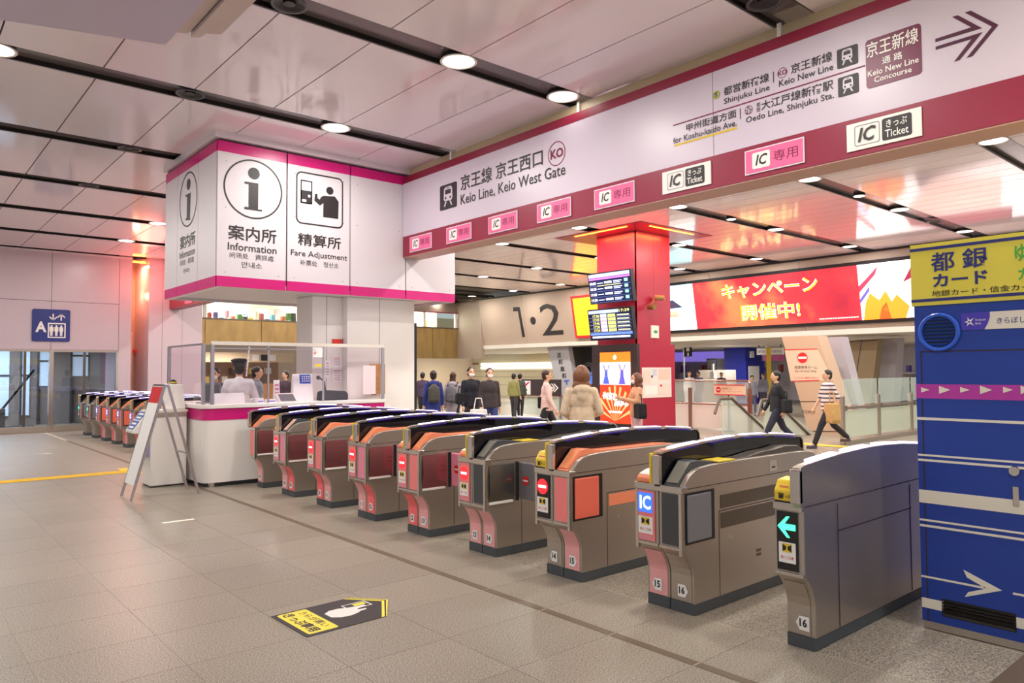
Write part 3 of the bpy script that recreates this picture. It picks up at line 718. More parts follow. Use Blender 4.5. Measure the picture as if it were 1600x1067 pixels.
    # left pad
    if not halfright:
        y0, y1 = (.037, .183) if not single else (-.03, .082)
        if pad == 'yellow':
            pd = MB().prism(sh([(3.928, .843), (3.922, .905), (3.962, .965), (4.06, .975), (4.06, .843)]), y0, y1).build('ticket_slot', M['yellow'], t, key=K('tslot'), bevel=.008)
            MB().box(G(3.935), G(3.96), y0+.03, y1-.03, .915, .935).build('slot_mouth', M['orange'], pd, key=K('tm'))
            MB().box(G(3.924), G(4.0), y0+.002, y1-.002, .838, .85).build('slot_foot', M['black'], pd, key=K('tf'))
            ff = FRG(G(3.924)); text(ff, 'きっぷ', (-(y0+y1)/2-.008, .868, -(y0+y1)/2+.045, .888), M['ink'], pd, .02, 0, .002, local=True)
            flat('hand_pictogram', ff, [rect(-y1+.03, .862, -y1+.055, .885), rect(-y1+.026, .888, -y1+.06, .893)], M['ink'], pd, .0015, .001, True)
        else:
            pd = MB().prism(sh([(3.93, .843), (3.932, .872), (3.96, .898), (4.02, .915), (4.09, .922), (4.15, .92), (4.15, .843)]), y0, y1).build('card_reader', M['orange'], t, key=K('pad'), bevel=.008)
            MB().prism(sh([(3.950, .892), (3.962, .902), (4.02, .919), (4.09, .926), (4.135, .925), (4.135, .90), (4.0, .89)]), y0+.012, y1-.012).build('reader_plate', M['white'], pd, key=K('padp'))
    if flap:
        fm_ = M['pinkb'] if flap == 'pink' else M['grey']
        fp = MB().box(G(4.29), G(4.315), -hw-.215, -hw-.018, .475, .795).build('flap_door', fm_, t, key=('flapx', flap), bevel=.010)
        noentry(FRG(G(4.29)), hw+.115, .64, .042, fp, lit=False)
    return t
YC = [2.168]+[3.088+1.012*k for k in range(8)]
gate(YC[0], 'slim steel ticket gate with a green arrow display beside the blue kiosk', (None, 16), left='black', signk='green', pad='yellow', single=True, side='none')
gate(YC[1], 'ticket gate numbered 15 and 16 with a blue IC display', (15, 16), 'pink', 'black', 'ic', 'pinkl', 'steel', 'black', 'square', 'orange')
gate(YC[2], 'ticket gate numbered 14 and 15 with an orange square side door and yellow slot', (14, 15), 'black', 'pink', 'noentry', 'steel', 'pinkl', 'orange', 'square', 'yellow')
gate(YC[3], 'ticket gate numbered 13 and 14 with a grey flap door closed', (13, 14), 'pink', 'black', 'noentry', 'pinkl', 'pinkl', 'black', 'glossy', 'orange', 'grey')
gate(YC[4], 'ticket gate numbered 12 and 13, fifth from the kiosk, with a pink flap closed', (12, 13), 'pink', 'pink', 'noentry', 'pinks', 'pinkl', 'orange', 'glossy', 'orange', 'pink')
gate(YC[5], 'ticket gate numbered 11 and 12, sixth from the kiosk, bluish pink front', (11, 12), 'pink', 'pinkb', 'noentry', 'pinkl', 'pinks', 'orange', 'glossy', 'orange', 'pink')
gate(YC[6], 'ticket gate numbered 10 and 11, seventh from the kiosk', (10, 11), 'pink', 'pink', 'noentry', 'pinks', 'pinkl', 'orange', 'glossy', 'orange')
gate(YC[7], 'ticket gate numbered 9 and 10 with a pale slope beside the last gate', (9, 10), 'pinkl', 'pinkb', 'noentry', 'pinkl', 'pinks', 'white', 'glossy', 'orange')
gate(YC[8], 'last near ticket gate standing against the white information counter', (8, 9), 'pink', 'pink', 'noentry', 'pinkl', 'pinkl', 'orange', 'glossy', 'orange', halfright=True)
FARY = [15.42, 16.45, 17.5, 18.52, 19.55, 20.57, 21.6]
for k, y in enumerate(FARY):
    lab = ('far ticket gate beyond the booth, %s from the left wall, ' % ORD[6-k])+('dark side door' if k > 4 else 'orange side door')
    gate(y, lab, (None, None), 'pink' if k < 5 else 'black', 'pink', 'ic' if k < 5 else 'green', 'pinks' if k < 5 else 'steel', 'pinkl' if k < 5 else 'steel', 'orange' if k < 5 else 'black', 'square', 'yellow', group='ticket gates in the far row')

# ================================================================= INFORMATION COUNTER
cnt_ = thing('information_counter', 'white rounded information counter with a magenta band beside the ticket gates', 'counter')
def lfoot(o):
    r = .12+o; x0, y0 = 3.42-o, 10.52-o
    arc = [(x0+r-r*math.cos(t*math.pi/12), y0+r-r*math.sin(t*math.pi/12)) for t in range(7)]
    return arc+[(6.28+o, y0), (6.28+o, 10.93), (x0, 10.93)]
def lside(o): return [(3.42-o, 10.932), (3.42-o, 12.30+o), (3.93, 12.30+o), (3.93, 10.932)]
sct = thing('side_counter', 'white side counter with a magenta band behind the enquiry machine', 'counter')
for fn, par in ((lfoot, cnt_), (lside, sct)):
    MB().prism(fn(0), .06, .93, 2).build('counter_body', M['white'], par); MB().prism(fn(.006), .93, 1.09, 2).build('magenta_band', M['magenta'], par)
    MB().prism(fn(.03), 1.09, 1.145, 2).build('counter_top', M['white'], par, bevel=.008); MB().prism(fn(-.08), .0, .06, 2).build('plinth', M['plinth'], par)
MB().lathe([(.045, 0), (.045, .05), (.03, .06), (.0001, .06)], (3.56, 10.60, 0), 16).build('foot', M['chrome'], cnt_)
box('body_seam', M['gap'], 4.9, 4.906, 10.518, 10.53, .06, .93, cnt_)
scn = thing('counter_screen', 'clear acrylic screen in a silver frame standing on the information counter', 'screen')
zt = 1.147
for x, y in ((3.445, 12.25), (3.445, 10.64), (3.53, 10.53), (6.26, 10.53)): box('post', M['aluminium'], x-.022, x+.022, y-.022, y+.022, zt, 2.0, scn)
for x in (4.335, 5.21): box('mullion', M['aluminium'], x-.012, x+.012, 10.52, 10.54, zt, 1.985, scn)
box('top_rail', M['offwhite'], 3.508, 6.285, 10.505, 10.555, 1.985, 2.035, scn); box('mid_rail', M['aluminium'], 3.55, 5.2, 10.52, 10.54, 1.93, 1.945, scn)
box('side_rail', M['aluminium'], 3.43, 3.46, 10.64, 12.25, 1.985, 2.01, scn)
for a, b in ((3.555, 4.32), (4.35, 5.195), (5.225, 6.235)): box('pane', M['acrylic'], a, b, 10.527, 10.533, zt+.005, 1.983, scn)
box('pane', M['acrylic'], 3.442, 3.448, 10.665, 12.225, zt+.005, 1.983, scn)
FS = YF(10.515)
def sheet(name, fr, bx, m, parent=None, label=None, cat=None, t=.003, n=.0): 
    o = flat(name, fr, [rect(*bx)], m, parent, n, t)
    if label: tag(o, label, cat)
    return o
nt1 = sheet('notice_sheet', FS, pbox(FS, 489, 558, 504, 543), M['paper'], scn); text(FS, '↓', (5.03, 1.86, 5.09, 1.95), M['redink'], scn)
sheet('yellow_tag', FS, pbox(FS, 492, 573, 503, 569), M['yellow'], scn)
sheet('poster_sheet', FS, pbox(FS, 567, 616, 587, 571), mat('pale_pink_poster', '#f3dfe4', .6), scn)
ch = thing('hanging_chain', 'white paper chain hanging inside the acrylic screen above the officer', 'chain', (4.135, 10.75, 1.985))
for i in range(14): MB().lathe([(.0001, .016), (.013, .008), (.016, 0), (.013, -.008), (.0001, -.016)], (0, 0, 0), 8).build('chain_link', M['paper'], ch, key='link', loc=(-.003*i, 0, -.02-.032*i))
box('chain_hook', M['aluminium'], -.005, .005, -.20, .0, -.0, .01, ch)
def item(name, label, cat, parts, group=None):
    t = thing(name, label, cat, group=group)
    for nm, m, bx in parts: box(nm, m, *bx, t)
    return t
CT = 1.145
card = thing('counter_card', 'white folded notice card standing at the left end of the counter', 'card')
MB().prism([(10.60, CT), (10.70, CT), (10.655, CT+.155), (10.645, CT+.155)], 3.60, 4.02, 0).build('card', M['paper'], card)
for z in (.05, .08, .11): box('print_line', mat('pale_violet_print', '#b9a8d8', .6), 3.66, 3.94, 10.60+z*.3-.0+.003, 10.601+z*.3+.003, CT+z, CT+z+.008, card)
mon = thing('tablet_screen', 'grey tablet screen held up beside the capped officer', 'tablet', (3.73, 11.12, CT))
MB().prism([(0, .0), (.22, .0), (.22, .012), (0, .012)], -.16, .16, 0).build('tablet_base', M['grey'], mon)
MB().add([(-.13, .05, .0), (.13, .02, .02), (.16, .08, .30), (-.10, .11, .30), (-.13, .07, .0), (.13, .04, .02), (.16, .10, .30), (-.10, .13, .30)], [(0, 1, 2, 3), (7, 6, 5, 4), (0, 4, 5, 1), (1, 5, 6, 2), (2, 6, 7, 3), (3, 7, 4, 0)]).build('tablet_panel', M['grey'], mon)
MB().add([(-.10, .048, .03), (.11, .024, .04), (.135, .072, .27), (-.08, .1, .275)], [(0, 1, 2, 3)]).build('tablet_glass', M['darkgrey'], mon)
cal_ = thing('desk_calendar', 'white and blue desk board standing behind the acrylic screen', 'calendar', (5.02, 10.76, CT))
MB().prism([(-.02, 0), (.12, 0), (.06, .42), (.04, .42)], -.19, .13, 0).build('board', M['paper'], cal_)
MB().add([(-.08, .0185, .27), (.1, .0185, .27), (.1, .036, .41), (-.08, .036, .41)], [(0, 1, 2, 3)]).build('blue_block', mat('print_blue', '#2350c4', .5), cal_)
for i in range(4):
    for j in range(3): MB().box(0, .022, 0, .002, 0, .02).build('white_square', M['paper'], cal_, key='wsq', loc=(-.045+.036*i, .020+.0046*j, .30+.034*j))
pst = thing('standing_leaflet', 'narrow pink printed leaflet standing on the counter', 'leaflet', (4.60, 10.84, CT))
MB().prism([(-.01, 0), (.05, 0), (.025, .33), (.015, .33)], -.045, .045, 0).build('leaflet', M['paper'], pst)
for z in (.06, .12, .18, .24): MB().box(-.03, .03, -.006+z*.08, -.004+z*.08, z, z+.03).build('pink_print', mat('leaflet_pink', '#ef7fa6', .5), pst, key='lp', loc=(0, -.004, 0)) if False else MB().box(-.03, .03, -.012+z*.075, -.0105+z*.075, z, z+.03).build('pink_print', mat('leaflet_pink', '#ef7fa6', .5), pst)
tb = thing('counter_terminal', 'white angled counter terminal in the middle of the counter', 'terminal', (4.68, 10.58, CT))
MB().prism([(0, 0), (.2, 0), (.2, .13), (.16, .13)], -.14, .14, 0).build('terminal_body', M['white'], tb); MB().add([(-.12, .0145, .016), (.12, .0145, .016), (.12, .14, .119), (-.12, .14, .119)], [(0, 1, 2, 3)]).build('terminal_glass', M['grey'], tb)
bg_ = thing('covered_monitor', 'dark cloth covered machine at the right end of the counter', 'machine', (5.5, 10.8, CT))
MB().prism([(-.24, 0), (.24, 0), (.24, .1), (.2, .14), (-.1, .16), (-.22, .14)], -.09, .09).build('cloth_cover', mat('charcoal_cloth', '#4c4d52', .8), bg_, bevel=.02); MB().tube((-.12, 0, .15), (-.14, 0, .3), .012).tube((-.14, 0, .3), (-.22, 0, .36), .012).build('arm', M['darkgrey'], bg_)
MB().ball((-.24, 0, .36), .035).build('arm_head', M['grey'], bg_)
for k, (x, w, h) in enumerate(((4.25, .1, .07), (4.42, .12, .05))):
    item('paper_tray', 'low white paper tray on the counter, %s one' % ('left' if k == 0 else 'right'), 'tray', [('tray', M['paper'], (x-w/2, x+w/2, 10.6, 10.72, CT, CT+h)), ('label_strip', mat('violet_label', '#7a6ad0', .5), (x-w/2+.01, x+w/2-.01, 10.598, 10.6, CT+.015, CT+.03))])

# piers of the booth below the canopy
p1 = struct(box('wall_booth', M['white'], 5.84, 7.15, 10.95, 11.7, 0, 2.83)); p1['label'] = 'white booth pier below the right half of the canopy'
box('pier_joint', M['gap'], 6.44, 6.447, 10.948, 10.96, 0, 2.83, p1)
box('wall_panel', M['white'], 5.30, 5.838, 11.11, 11.7, 0, 2.83, p1); box('pier_joint', M['gap'], 5.55, 5.556, 11.108, 11.12, 0, 2.83, p1)
box('dark_edge', M['black'], 7.15, 7.21, 10.96, 11.0, 0, 2.45, p1)
box('magenta_edge', M['magenta'], 7.12, 7.45, 11.7, 11.75, 1.15, 2.83, p1)
FP = YF(11.108)
for k, q in enumerate(((519, 597, 534, 575), (519, 573, 534, 556), (507, 590, 516, 563))):
    nn = sheet('wall_notice', FP, pbox(FP, *q), M['paper'], None, ('lower printed notice', 'upper printed notice', 'narrow printed notice')[k]+' on the white booth pier behind the screen', 'notice')
    a0, b0, a1, b1 = pbox(FP, *q)
    for j in range(5): flat('print_line', FP, [rect(a0+.03, b0+(b1-b0)*(.15+.16*j), a1-.03, b0+(b1-b0)*(.2+.16*j))], M['redink'] if j == 4 else mat('pale_print', '#c9a3ab', .6), nn, .004, .001)
FP2 = YF(10.948)
a0, b0, a1, b1 = pbox(FP, 519, 539, 533.5, 530)
rs = sheet('red_wall_sign', FP, (a0, b0, a1, b1), mat('signal_red', '#e23420', .5), None, 'small red sign on the white pier above the acrylic screen', 'sign', .02)
a0, b0, a1, b1 = pbox(FP, 535, 538, 541, 529.5)
bs = sheet('blue_wall_sign', FP, (a0, b0, a1, b1), M['navy'], None, 'small dark blue pictogram sign beside the red sign on the pier', 'sign', .02); flat('pictogram', FP, [rect(a0+.02, b0+.03, a1-.025, b1-.02)], M['white'], bs, .021, .001)
wb = thing('wood_board', 'brown wooden board leaning behind the right end of the acrylic screen', 'board'); box('board', M['wood'], 6.22, 6.50, 10.85, 10.88, 1.22, 1.72, wb); box('support', M['wood'], 6.3, 6.34, 10.88, 10.95, 1.2, 1.3, wb)
# queue machine, device and A-frame stand at the counter's left end
qm = thing('enquiry_machine', 'white floor cabinet with a sloping touch panel left of the counter', 'machine', (3.12, 11.28, 0))
MB().box(-.24, .24, -.22, .22, .02, 1.04).build('cabinet', M['white'], qm, bevel=.01); box('cabinet_base', M['darkgrey'], -.22, .22, -.2, .2, 0, .03, qm)
box('steel_band', M['steel'], -.235, .235, -.225, .225, .97, 1.03, qm); box('top_plate', M['offwhite'], -.25, .25, -.23, .23, 1.04, 1.07, qm)
MB().prism([(-.46, .76), (-.24, .74), (-.24, 1.05), (-.27, 1.06), (-.46, .80)], -.2, .2).build('sloping_head', M['white'], qm, bevel=.01)
nx = Vector((-.26, 0, .19)).normalized()
def slope_pt(s, y, o=.004): return (-.46+.19*s+nx.x*o, y, .80+.26*s+nx.z*o)
for k, (s0, s1, m_) in enumerate(((.05, .48, M['navy']), (.54, .95, M['navy']))):
    pn = MB().add([slope_pt(s0, -.16), slope_pt(s0, .16), slope_pt(s1, .16), slope_pt(s1, -.16)], [(0, 1, 2, 3)]).build('touch_panel', mat('panel_blue', '#3c62b4', .3), qm)
    for j in range(2): MB().add([slope_pt(s0+.06+.18*j, -.12, .006), slope_pt(s0+.06+.18*j, .1, .006), slope_pt(s0+.14+.18*j, .1, .006), slope_pt(s0+.14+.18*j, -.12, .006)], [(0, 1, 2, 3)]).build('panel_print', M['paper'], pn)
for y in (-.12, .05): MB().box(-.262, -.238, y-.06, y+.06, .42, .66).build('leaflet', mat('violet_leaflet', '#a59ac8', .6), qm, key='lf'+str(y))
qd = thing('white_device', 'white upright device with a black dome on top of the enquiry machine', 'device', (3.22, 11.25, 1.07))
MB().prism([(-.13, 0), (.15, 0), (.11, .36), (-.09, .37)], -.1, .1).build('device_body', M['white'], qd, bevel=.015); MB().lathe([(.055, .365), (.055, .385), (.045, .41), (.02, .425), (.0001, .428)], (0, 0, 0), 16).build('dome', M['black'], qd)
MB().lathe([(.056, .38), (.057, .39), (.054, .395)], (0, 0, 0), 16).build('yellow_ring', M['yellow'], qd)
af = thing('folding_sign', 'white A-frame notice board standing on the floor in front of the enquiry machine', 'sign board', (2.82, 10.37, 0))
ap = 1.43
for s, xf in ((-1, -.40), (1, .42)):
    for y in (-.24, .24): MB().bar((xf, y, 0), (0+.02*s, y, ap), .028, .03, (0, 1, 0)).build('leg', M['aluminium'], af)
    MB().bar((xf*.62, -.24, ap*.38), (xf*.62, .24, ap*.38), .02, .02).build('cross_bar', M['aluminium'], af)
MB().bar((0, -.26, ap), (0, .26, ap), .05, .035).build('top_hinge', M['aluminium'], af)
def lp(t, y, o): return (-.40+.38*t-o*.96, y, ap*t+o*.26)
bd = MB().add([lp(.12, -.225, .016), lp(.12, .225, .016), lp(.99, .225, .016), lp(.99, -.225, .016), lp(.12, -.225, -.012), lp(.12, .225, -.012), lp(.99, .225, -.012), lp(.99, -.225, -.012)], [(0, 1, 2, 3), (7, 6, 5, 4), (0, 4, 5, 1), (1, 5, 6, 2), (2, 6, 7, 3), (3, 7, 4, 0)]).build('notice_board', M['paper'], af)
MB().add([lp(.84, -.225, .018), lp(.84, .225, .018), lp(.985, .225, .018), lp(.985, -.225, .018)], [(0, 1, 2, 3)]).build('red_header', M['redink'], bd)

# ================================================================= KIOSK (plane x = 4.935)
KX = 4.935; FK = XF(KX)
ks = thing('cash_machine_kiosk', 'tall blue cash machine kiosk with a yellow bank card header at the right edge', 'kiosk')
box('body', M['kioskblue'], KX, 6.35, -1.6, 1.845, .045, 1.99, ks); box('steel_base', M['steel'], KX+.004, 6.34, -1.6, 1.84, 0, .045, ks)
hd = box('header', M['kioskyellow'], KX-.012, 6.35, -1.6, 1.855, 1.99, 2.375, ks)
FH = XF(KX-.012)
for z in (2.022, 2.342): flat('header_stripe', FH, [rect(-1.855, z-.009, 1.6, z+.009)], M['navy'], hd, .001, .002)
KT = lambda body, u0, vb, vt, u1, m, p=hd, **k: ltext(FH, body, u0, vb, vt, u1, m, p, **k)
kz = lambda x, y: (x/5.928+1420, y/5.928+360)
def KZ(body, x0, yb, yt, x1, m, **k): KT(body, kz(x0, 0)[0], kz(0, yb)[1], kz(0, yt)[1], kz(x1, 0)[0], m, **k)
KZ('都', 208, 388, 212, 430, M['navy'], bold=.016); KZ('銀', 498, 358, 172, 738, M['navy'], bold=.016)
KZ('カード', 225, 530, 410, 735, M['navy'], bold=.03); KZ('地銀カード・信金カード', 218, 615, 560, 1230, M['ink'], bold=.006)
KZ('ゆうちょ', 985, 292, 132, 1560, M['green_ink'], bold=.02); KZ('カード', 1015, 462, 350, 1420, M['green_ink'], bold=.02)
bk_ = flat('bank_plate', FK, [rect(*pbox(FK, 1547, 515, 1600, 483))[:1]+rect(*pbox(FK, 1503, 517, 1600, 483))[1:]], M['cream'], ks, .002, .004)
a0, b0, a1, b1 = pbox(FK, 1503, 516, 1547, 487)
bk_.data.clear_geometry(); b_ = MB(); q_ = rect(a0, b0, a0+.75, b1)
b_.add([FK.p(*q, .002) for q in q_]+[FK.p(*q, .006) for q in q_], [(4, 5, 6, 7), (0, 1, 5, 4), (1, 2, 6, 5), (2, 3, 7, 6), (3, 0, 4, 7)]); bk_.data.from_pydata(b_.v, [], b_.f)
flat('purple_field', FK, [[(a0, b0), (a1-.03, b0), (a1-.012, b0+.035), (a1, b1-.03), (a1, b1), (a0, b1)]], M['kioskpurple'], bk_, .006, .002)
cx_, cz_ = px(FK, 1515, 503); st = [(cx_+r*math.cos(math.radians(t)), cz_+r*math.sin(math.radians(t))) for t, r in ((40, .036), (70, .011), (105, .03), (140, .009), (180, .026), (215, .009), (245, .028), (285, .01), (318, .036), (0, .010))]
flat('star_mark', FK, [('ring', st, [(cx_+.006*math.cos(math.radians(t)), cz_+.006*math.sin(math.radians(t))) for t in (40, 70, 105, 140, 180, 215, 245, 285, 318, 0)])], M['white'], bk_, .009, .001)
ltext(FK, 'Kiraboshi', 1525, 501.5, 498, 1541, M['white'], bk_, n=.0095); ltext(FK, 'Bank', 1525, 507, 503.5, 1534, M['white'], bk_, n=.0095)
ltext(FK, 'きらぼし銀行', 1558.5, 506, 496, 1628, M['navy'], bk_, .006, 0, .0075)
# door edge, vent ring, stripes
flat('door_gap', FK, [rect(-1.815, .045, -1.807, 1.70), rect(-1.815, 1.70, 1.0, 1.708)], M['gap'], ks, .0005, .001)
vc = px(FK, 1468, 519); R_ = .118
vt = MB()
pr_ = [(R_, 0), (R_, .018), (R_-.008, .024), (R_-.022, .02), (R_-.026, .0)]
n_ = 36
vt.add([FK.p(vc[0]+r*math.cos(2*math.pi*j/n_), vc[1]+r*math.sin(2*math.pi*j/n_), z) for r, z in pr_ for j in range(n_)], [(i*n_+j, i*n_+(j+1) % n_, (i+1)*n_+(j+1) % n_, (i+1)*n_+j) for i in range(4) for j in range(n_)])
vr = vt.build('vent_ring', mat('vent_blue', '#2f5cc8', .25), ks)
flat('vent_hole', FK, [circ(*vc, R_-.024)], M['black'], ks, .0005, .001)
for j in range(8):
    z = vc[1]-.078+.0223*j; hw_ = math.sqrt(max(0, (R_-.026)**2-(z-vc[1])**2))
    MB().add([FK.p(vc[0]-hw_, z-.007, .003), FK.p(vc[0]+hw_, z-.007, .003), FK.p(vc[0]+hw_, z+.006, .016), FK.p(vc[0]-hw_, z+.006, .016), FK.p(vc[0]-hw_, z-.005, .001), FK.p(vc[0]+hw_, z-.005, .001), FK.p(vc[0]+hw_, z+.008, .013), FK.p(vc[0]-hw_, z+.008, .013)], [(0, 1, 2, 3), (7, 6, 5, 4), (0, 4, 5, 1), (2, 6, 7, 3)]).build('slat', mat('slat_blue', '#2a4a9c', .3), vr)
a_l, a_r = -1.845, 1.6
def stripe(v0, v1, m, nm='white_stripe'):
    z0, z1 = px(FK, 1434, v1)[1], px(FK, 1434, v0)[1]; return flat(nm, FK, [rect(a_l, z0, a_r, z1)], m, ks, .001, .0015)
st_ = stripe(600, 622, mat('kiosk_magenta', '#c03aa8', .4), 'magenta_stripe')
for (x0, x1, h) in ((958, 1012, 36), (1070, 1140, 54), (1202, 1262, 38), (1326, 1402, 56), (1470, 1532, 40), (1580, 1650, 54)):
    c = px(FK, 1200+x0/4, 534+300/4); w = px(FK, 1200+x1/4, 534+300/4)[0]; hh = h/8*.0036
    flat('triangle_mark', FK, [[(c[0], c[1]-hh), (w, c[1]), (c[0], c[1]+hh)]], M['cream'], st_, .003, .001)
for v0, v1 in ((651.5, 655.5), (708.5, 711.5), (716, 719.5), (764, 784), (809, 812), (817.5, 821)): stripe(v0, v1, M['cream'])
z0 = px(FK, 1438, 899)[1]
flat('white_stripe', FK, [rect(a_l, z0-.006, px(FK, 1540, 917)[0], z0+.006), rect(px(FK, 1583, 926)[0], z0-.006, a_r, z0+.006)], M['cream'], ks, .001, .0015)
flat('white_arrow', FK, [[px(FK, *q) for q in ((1505.5, 890), (1566, 922.5), (1507.5, 932.5), (1513, 925), (1541, 919.5), (1511, 902))]], M['cream'], ks, .001, .0015)
z1, z0 = px(FK, 1438, 932)[1], px(FK, 1438, 947)[1]
flat('white_stripe', FK, [rect(a_l, z0, -1.73, z1), rect(-1.345, z0, a_r, z1)], M['cream'], ks, .001, .0015)
gr = flat('grille', FK, [rect(-1.732, .095, -1.345, .20)], M['black'], ks, .001, .002)
for j in range(5):
    z = .108+.019*j; MB().add([FK.p(-1.727, z-.007, .003), FK.p(-1.35, z-.007, .003), FK.p(-1.35, z+.007, .014), FK.p(-1.727, z+.007, .014)], [(0, 1, 2, 3)]).build('slat', M['chrome'] if j in (2, 3, 4) else M['steel_dark'], gr)
c = px(FK, 1586, 736)
MB().tube(FK.p(*c, 0), FK.p(*c, .02), .031, .026, 20).build('lock_knob', M['chrome'], ks); c = px(FK, 1588, 775)
MB().box(KX-.012, KX, -c[0]-.016, -c[0]+.016, c[1]-.055, c[1]+.055).build('handle', M['chrome'], ks, bevel=.004)

# ================================================================= LEFT WALL WITH ELEVATOR
WY = 23.4
wl = struct(box('wall_left', M['gap'], -6, 5.2, WY+.03, WY+.25, 2.235, 5.12))
for a, b in ((-3.1, -1.48), (-1.47, .19), (.20, 1.86), (1.87, 3.525), (3.535, 5.195)):
    for c0, c1 in ((2.245, 3.565), (3.575, 4.93)): MB().box(0, b-a, 0, .03, 0, c1-c0).build('wall_panel', M['wallpanel'], wl, key=('wp', round(b-a, 3), round(c1-c0, 3)), loc=(a, WY, c0))
wj = struct(box('wall_jamb', M['wallpanel'], 5.205, 5.53, WY, WY+1.6, 0, 5.12)); wj['label'] = 'wall pier between the elevator doors and the glowing recess'
tb_ = struct(box('trim_40', M['panel'], -6, 5.53, WY-.06, WY, 4.90, 4.95)); tb_['label'] = 'pale trim along the head of the left wall'
dr_ = struct(thing('door_1', None, None)); dr_['label'] = 'glass elevator hall doors in a metal frame below the left wall panels'
box('head_rail', M['steel'], -6, 5.2, WY-.03, WY+.1, 2.18, 2.24, dr_); box('sill', M['steel'], -6, 5.2, WY-.03, WY+.1, 0, .17, dr_)
box('door_post', M['chrome'], 3.50, 3.60, WY-.05, WY+.1, .0, 2.24, dr_); box('door_post', M['chrome'], 5.14, 5.2, WY-.03, WY+.1, .17, 2.18, dr_)
for x in (2.95, 1.86, 4.35): box('mullion', M['steel_dark'], x-.03, x+.03, WY, WY+.06, .17, 2.18, dr_)
for a, b in ((-2, 1.83), (1.89, 2.92), (2.98, 3.5), (3.6, 4.32), (4.38, 5.14)): box('pane', M['glassdark'], a, b, WY+.02, WY+.03, .17, 2.18, dr_)
# hall behind the doors
hb = struct(box('wall_elevator_hall', mat('hall_taupe', '#8d8480', .5), -6, 7, 27.2, 27.4, 0, 5.1)); hb['label'] = 'dim elevator hall wall seen through the glass doors'
box('side_wall', mat('hall_taupe2', '#6a625e', .5), 5.2, 5.3, 25, 27.2, 0, 5.1, hb)
box('hall_ceiling', M['slotside'], -6, 5.2, 23.7, 27.2, 2.5, 2.55, hb)
for k, (a, b, z0, z1) in enumerate(((1.5, 3.02, .3, 2.3), (3.35, 3.55, .3, 2.3), (3.8, 4.1, 1.2, 2.3), (4.7, 5.15, 1.5, 2.35))):
    w_ = struct(box('window_%d' % (k+1), mat('hall_window_glow', '#c4dcf0', .5, emit=.9), a, b, 27.14, 27.2, z0, z1)); w_['label'] = 'pale blue lit window of the elevator hall, %s from the left' % ORD[k]
    box('window_frame', M['darkgrey'], a-.05, a, 27.1, 27.2, 0, 2.5, w_); box('transom', M['darkgrey'], a, b, 27.12, 27.14, (z0+z1)/2+.2, (z0+z1)/2+.26, w_)
cr_ = thing('service_cart', 'dark trolley with a slanting handle behind the elevator hall glass', 'trolley', (2.9, 25.2, 0))
MB().bar((-.5, 0, .2), (.5, 0, 1.7), .06, .06).build('slanting_handle', M['black'], cr_); box('cart_box', M['grey'], -.8, -.2, -.3, .3, .1, .6, cr_); box('cart_deck', M['black'], -.85, .5, -.32, .32, .05, .1, cr_)
for x in (-.7, .35):
    for y in (-.25, .25): MB().tube((x, y-.02, .05), (x, y+.02, .05), .05).build('wheel', M['black'], cr_)
FW = YF(WY-.0)
el = thing('elevator_sign', 'square dark blue elevator sign lettered A on the left wall', 'sign')
flat('board', FW, [rrect(3.085, 2.465, 3.975, 3.34, .05)], mat('elevator_blue', '#27337f', .35), el, .0, .04)
text(FW, 'A', (3.16, 2.71, 3.42, 3.0), M['white'], el, .035, 0, .045)
flat('lift_frame', FW, [('ring', rect(3.45, 2.56, 3.87, 2.97), rect(3.48, 2.59, 3.84, 2.94))], M['white'], el, .04, .004)
for k in range(3):
    x = 3.535+.115*k
    flat('person_pictogram', FW, [circ(x, 2.885, .024, n=12), [(x-.045, 2.86), (x+.045, 2.86), (x+.048, 2.74), (x+.03, 2.74), (x+.026, 2.61), (x+.006, 2.61), (x, 2.72), (x-.006, 2.61), (x-.026, 2.61), (x-.03, 2.74), (x-.048, 2.74)]], M['white'], el, .04, .004)
for x, s in ((3.57, -1), (3.76, 1)):
    zc = 3.13; flat('lift_arrow', FW, [rect(x-.016, zc-.09, x+.016, zc+.09)]+[[(x, zc+s*.10), (x+.09*t, zc+s*.015), (x+.09*t, zc-s*.025), (x, zc+s*.06)] for t in (-1, 1)], M['white'], el, .04, .004)
# glowing recess and the column right of it
rc = struct(box('wall_recess', mat('recess_beige', '#c9a58c', .45), 5.53, 6.2, 24.7, 24.8, 0, 5.1)); rc['label'] = 'narrow beige recess glowing orange beside the left wall'
box('recess_post', M['steel_dark'], 5.72, 5.76, 24.66, 24.7, 2.9, 4.3, rc); box('recess_door', mat('recess_door', '#f0c3ae', .45), 5.56, 5.86, 24.6, 24.7, .1, 2.85, rc); box('alarm_lamp', M['redink'], 5.86, 5.93, 24.4, 24.6, 2.2, 2.3, rc)
c2 = struct(box('wall_column', M['wallpanel'], 5.93, 7.45, WY-.25, WY+1.5, 0, 5.1)); c2['label'] = 'pale panelled wall column beyond the far gates'
box('column_joint', M['gap'], 6.86, 6.866, WY-.252, WY-.24, 0, 5.0, c2); box('column_joint', M['gap'], 6.3, 6.306, WY-.252, WY-.24, 0, 5.0, c2)
gl = bpy.data.lights.new('glow_fill', 'POINT'); gl.energy = 34; gl.color = (1, .16, .12); gl.shadow_soft_size = .4  # added red light in front of the wall, outside the recess, no fixture
go = bpy.data.objects.new('glow_fill', gl); COL.objects.link(go); go.location = (5.8, 22.55, 4.3)
l = bpy.data.lights.new('hall_fill', 'AREA'); l.energy = 190; l.size = 2; l.color = (.85, .93, 1); o = bpy.data.objects.new('hall_fill', l); COL.objects.link(o); o.location = (2.5, 25.5, 2.48)  # added fill without a fixture, brightens the hall behind the glass
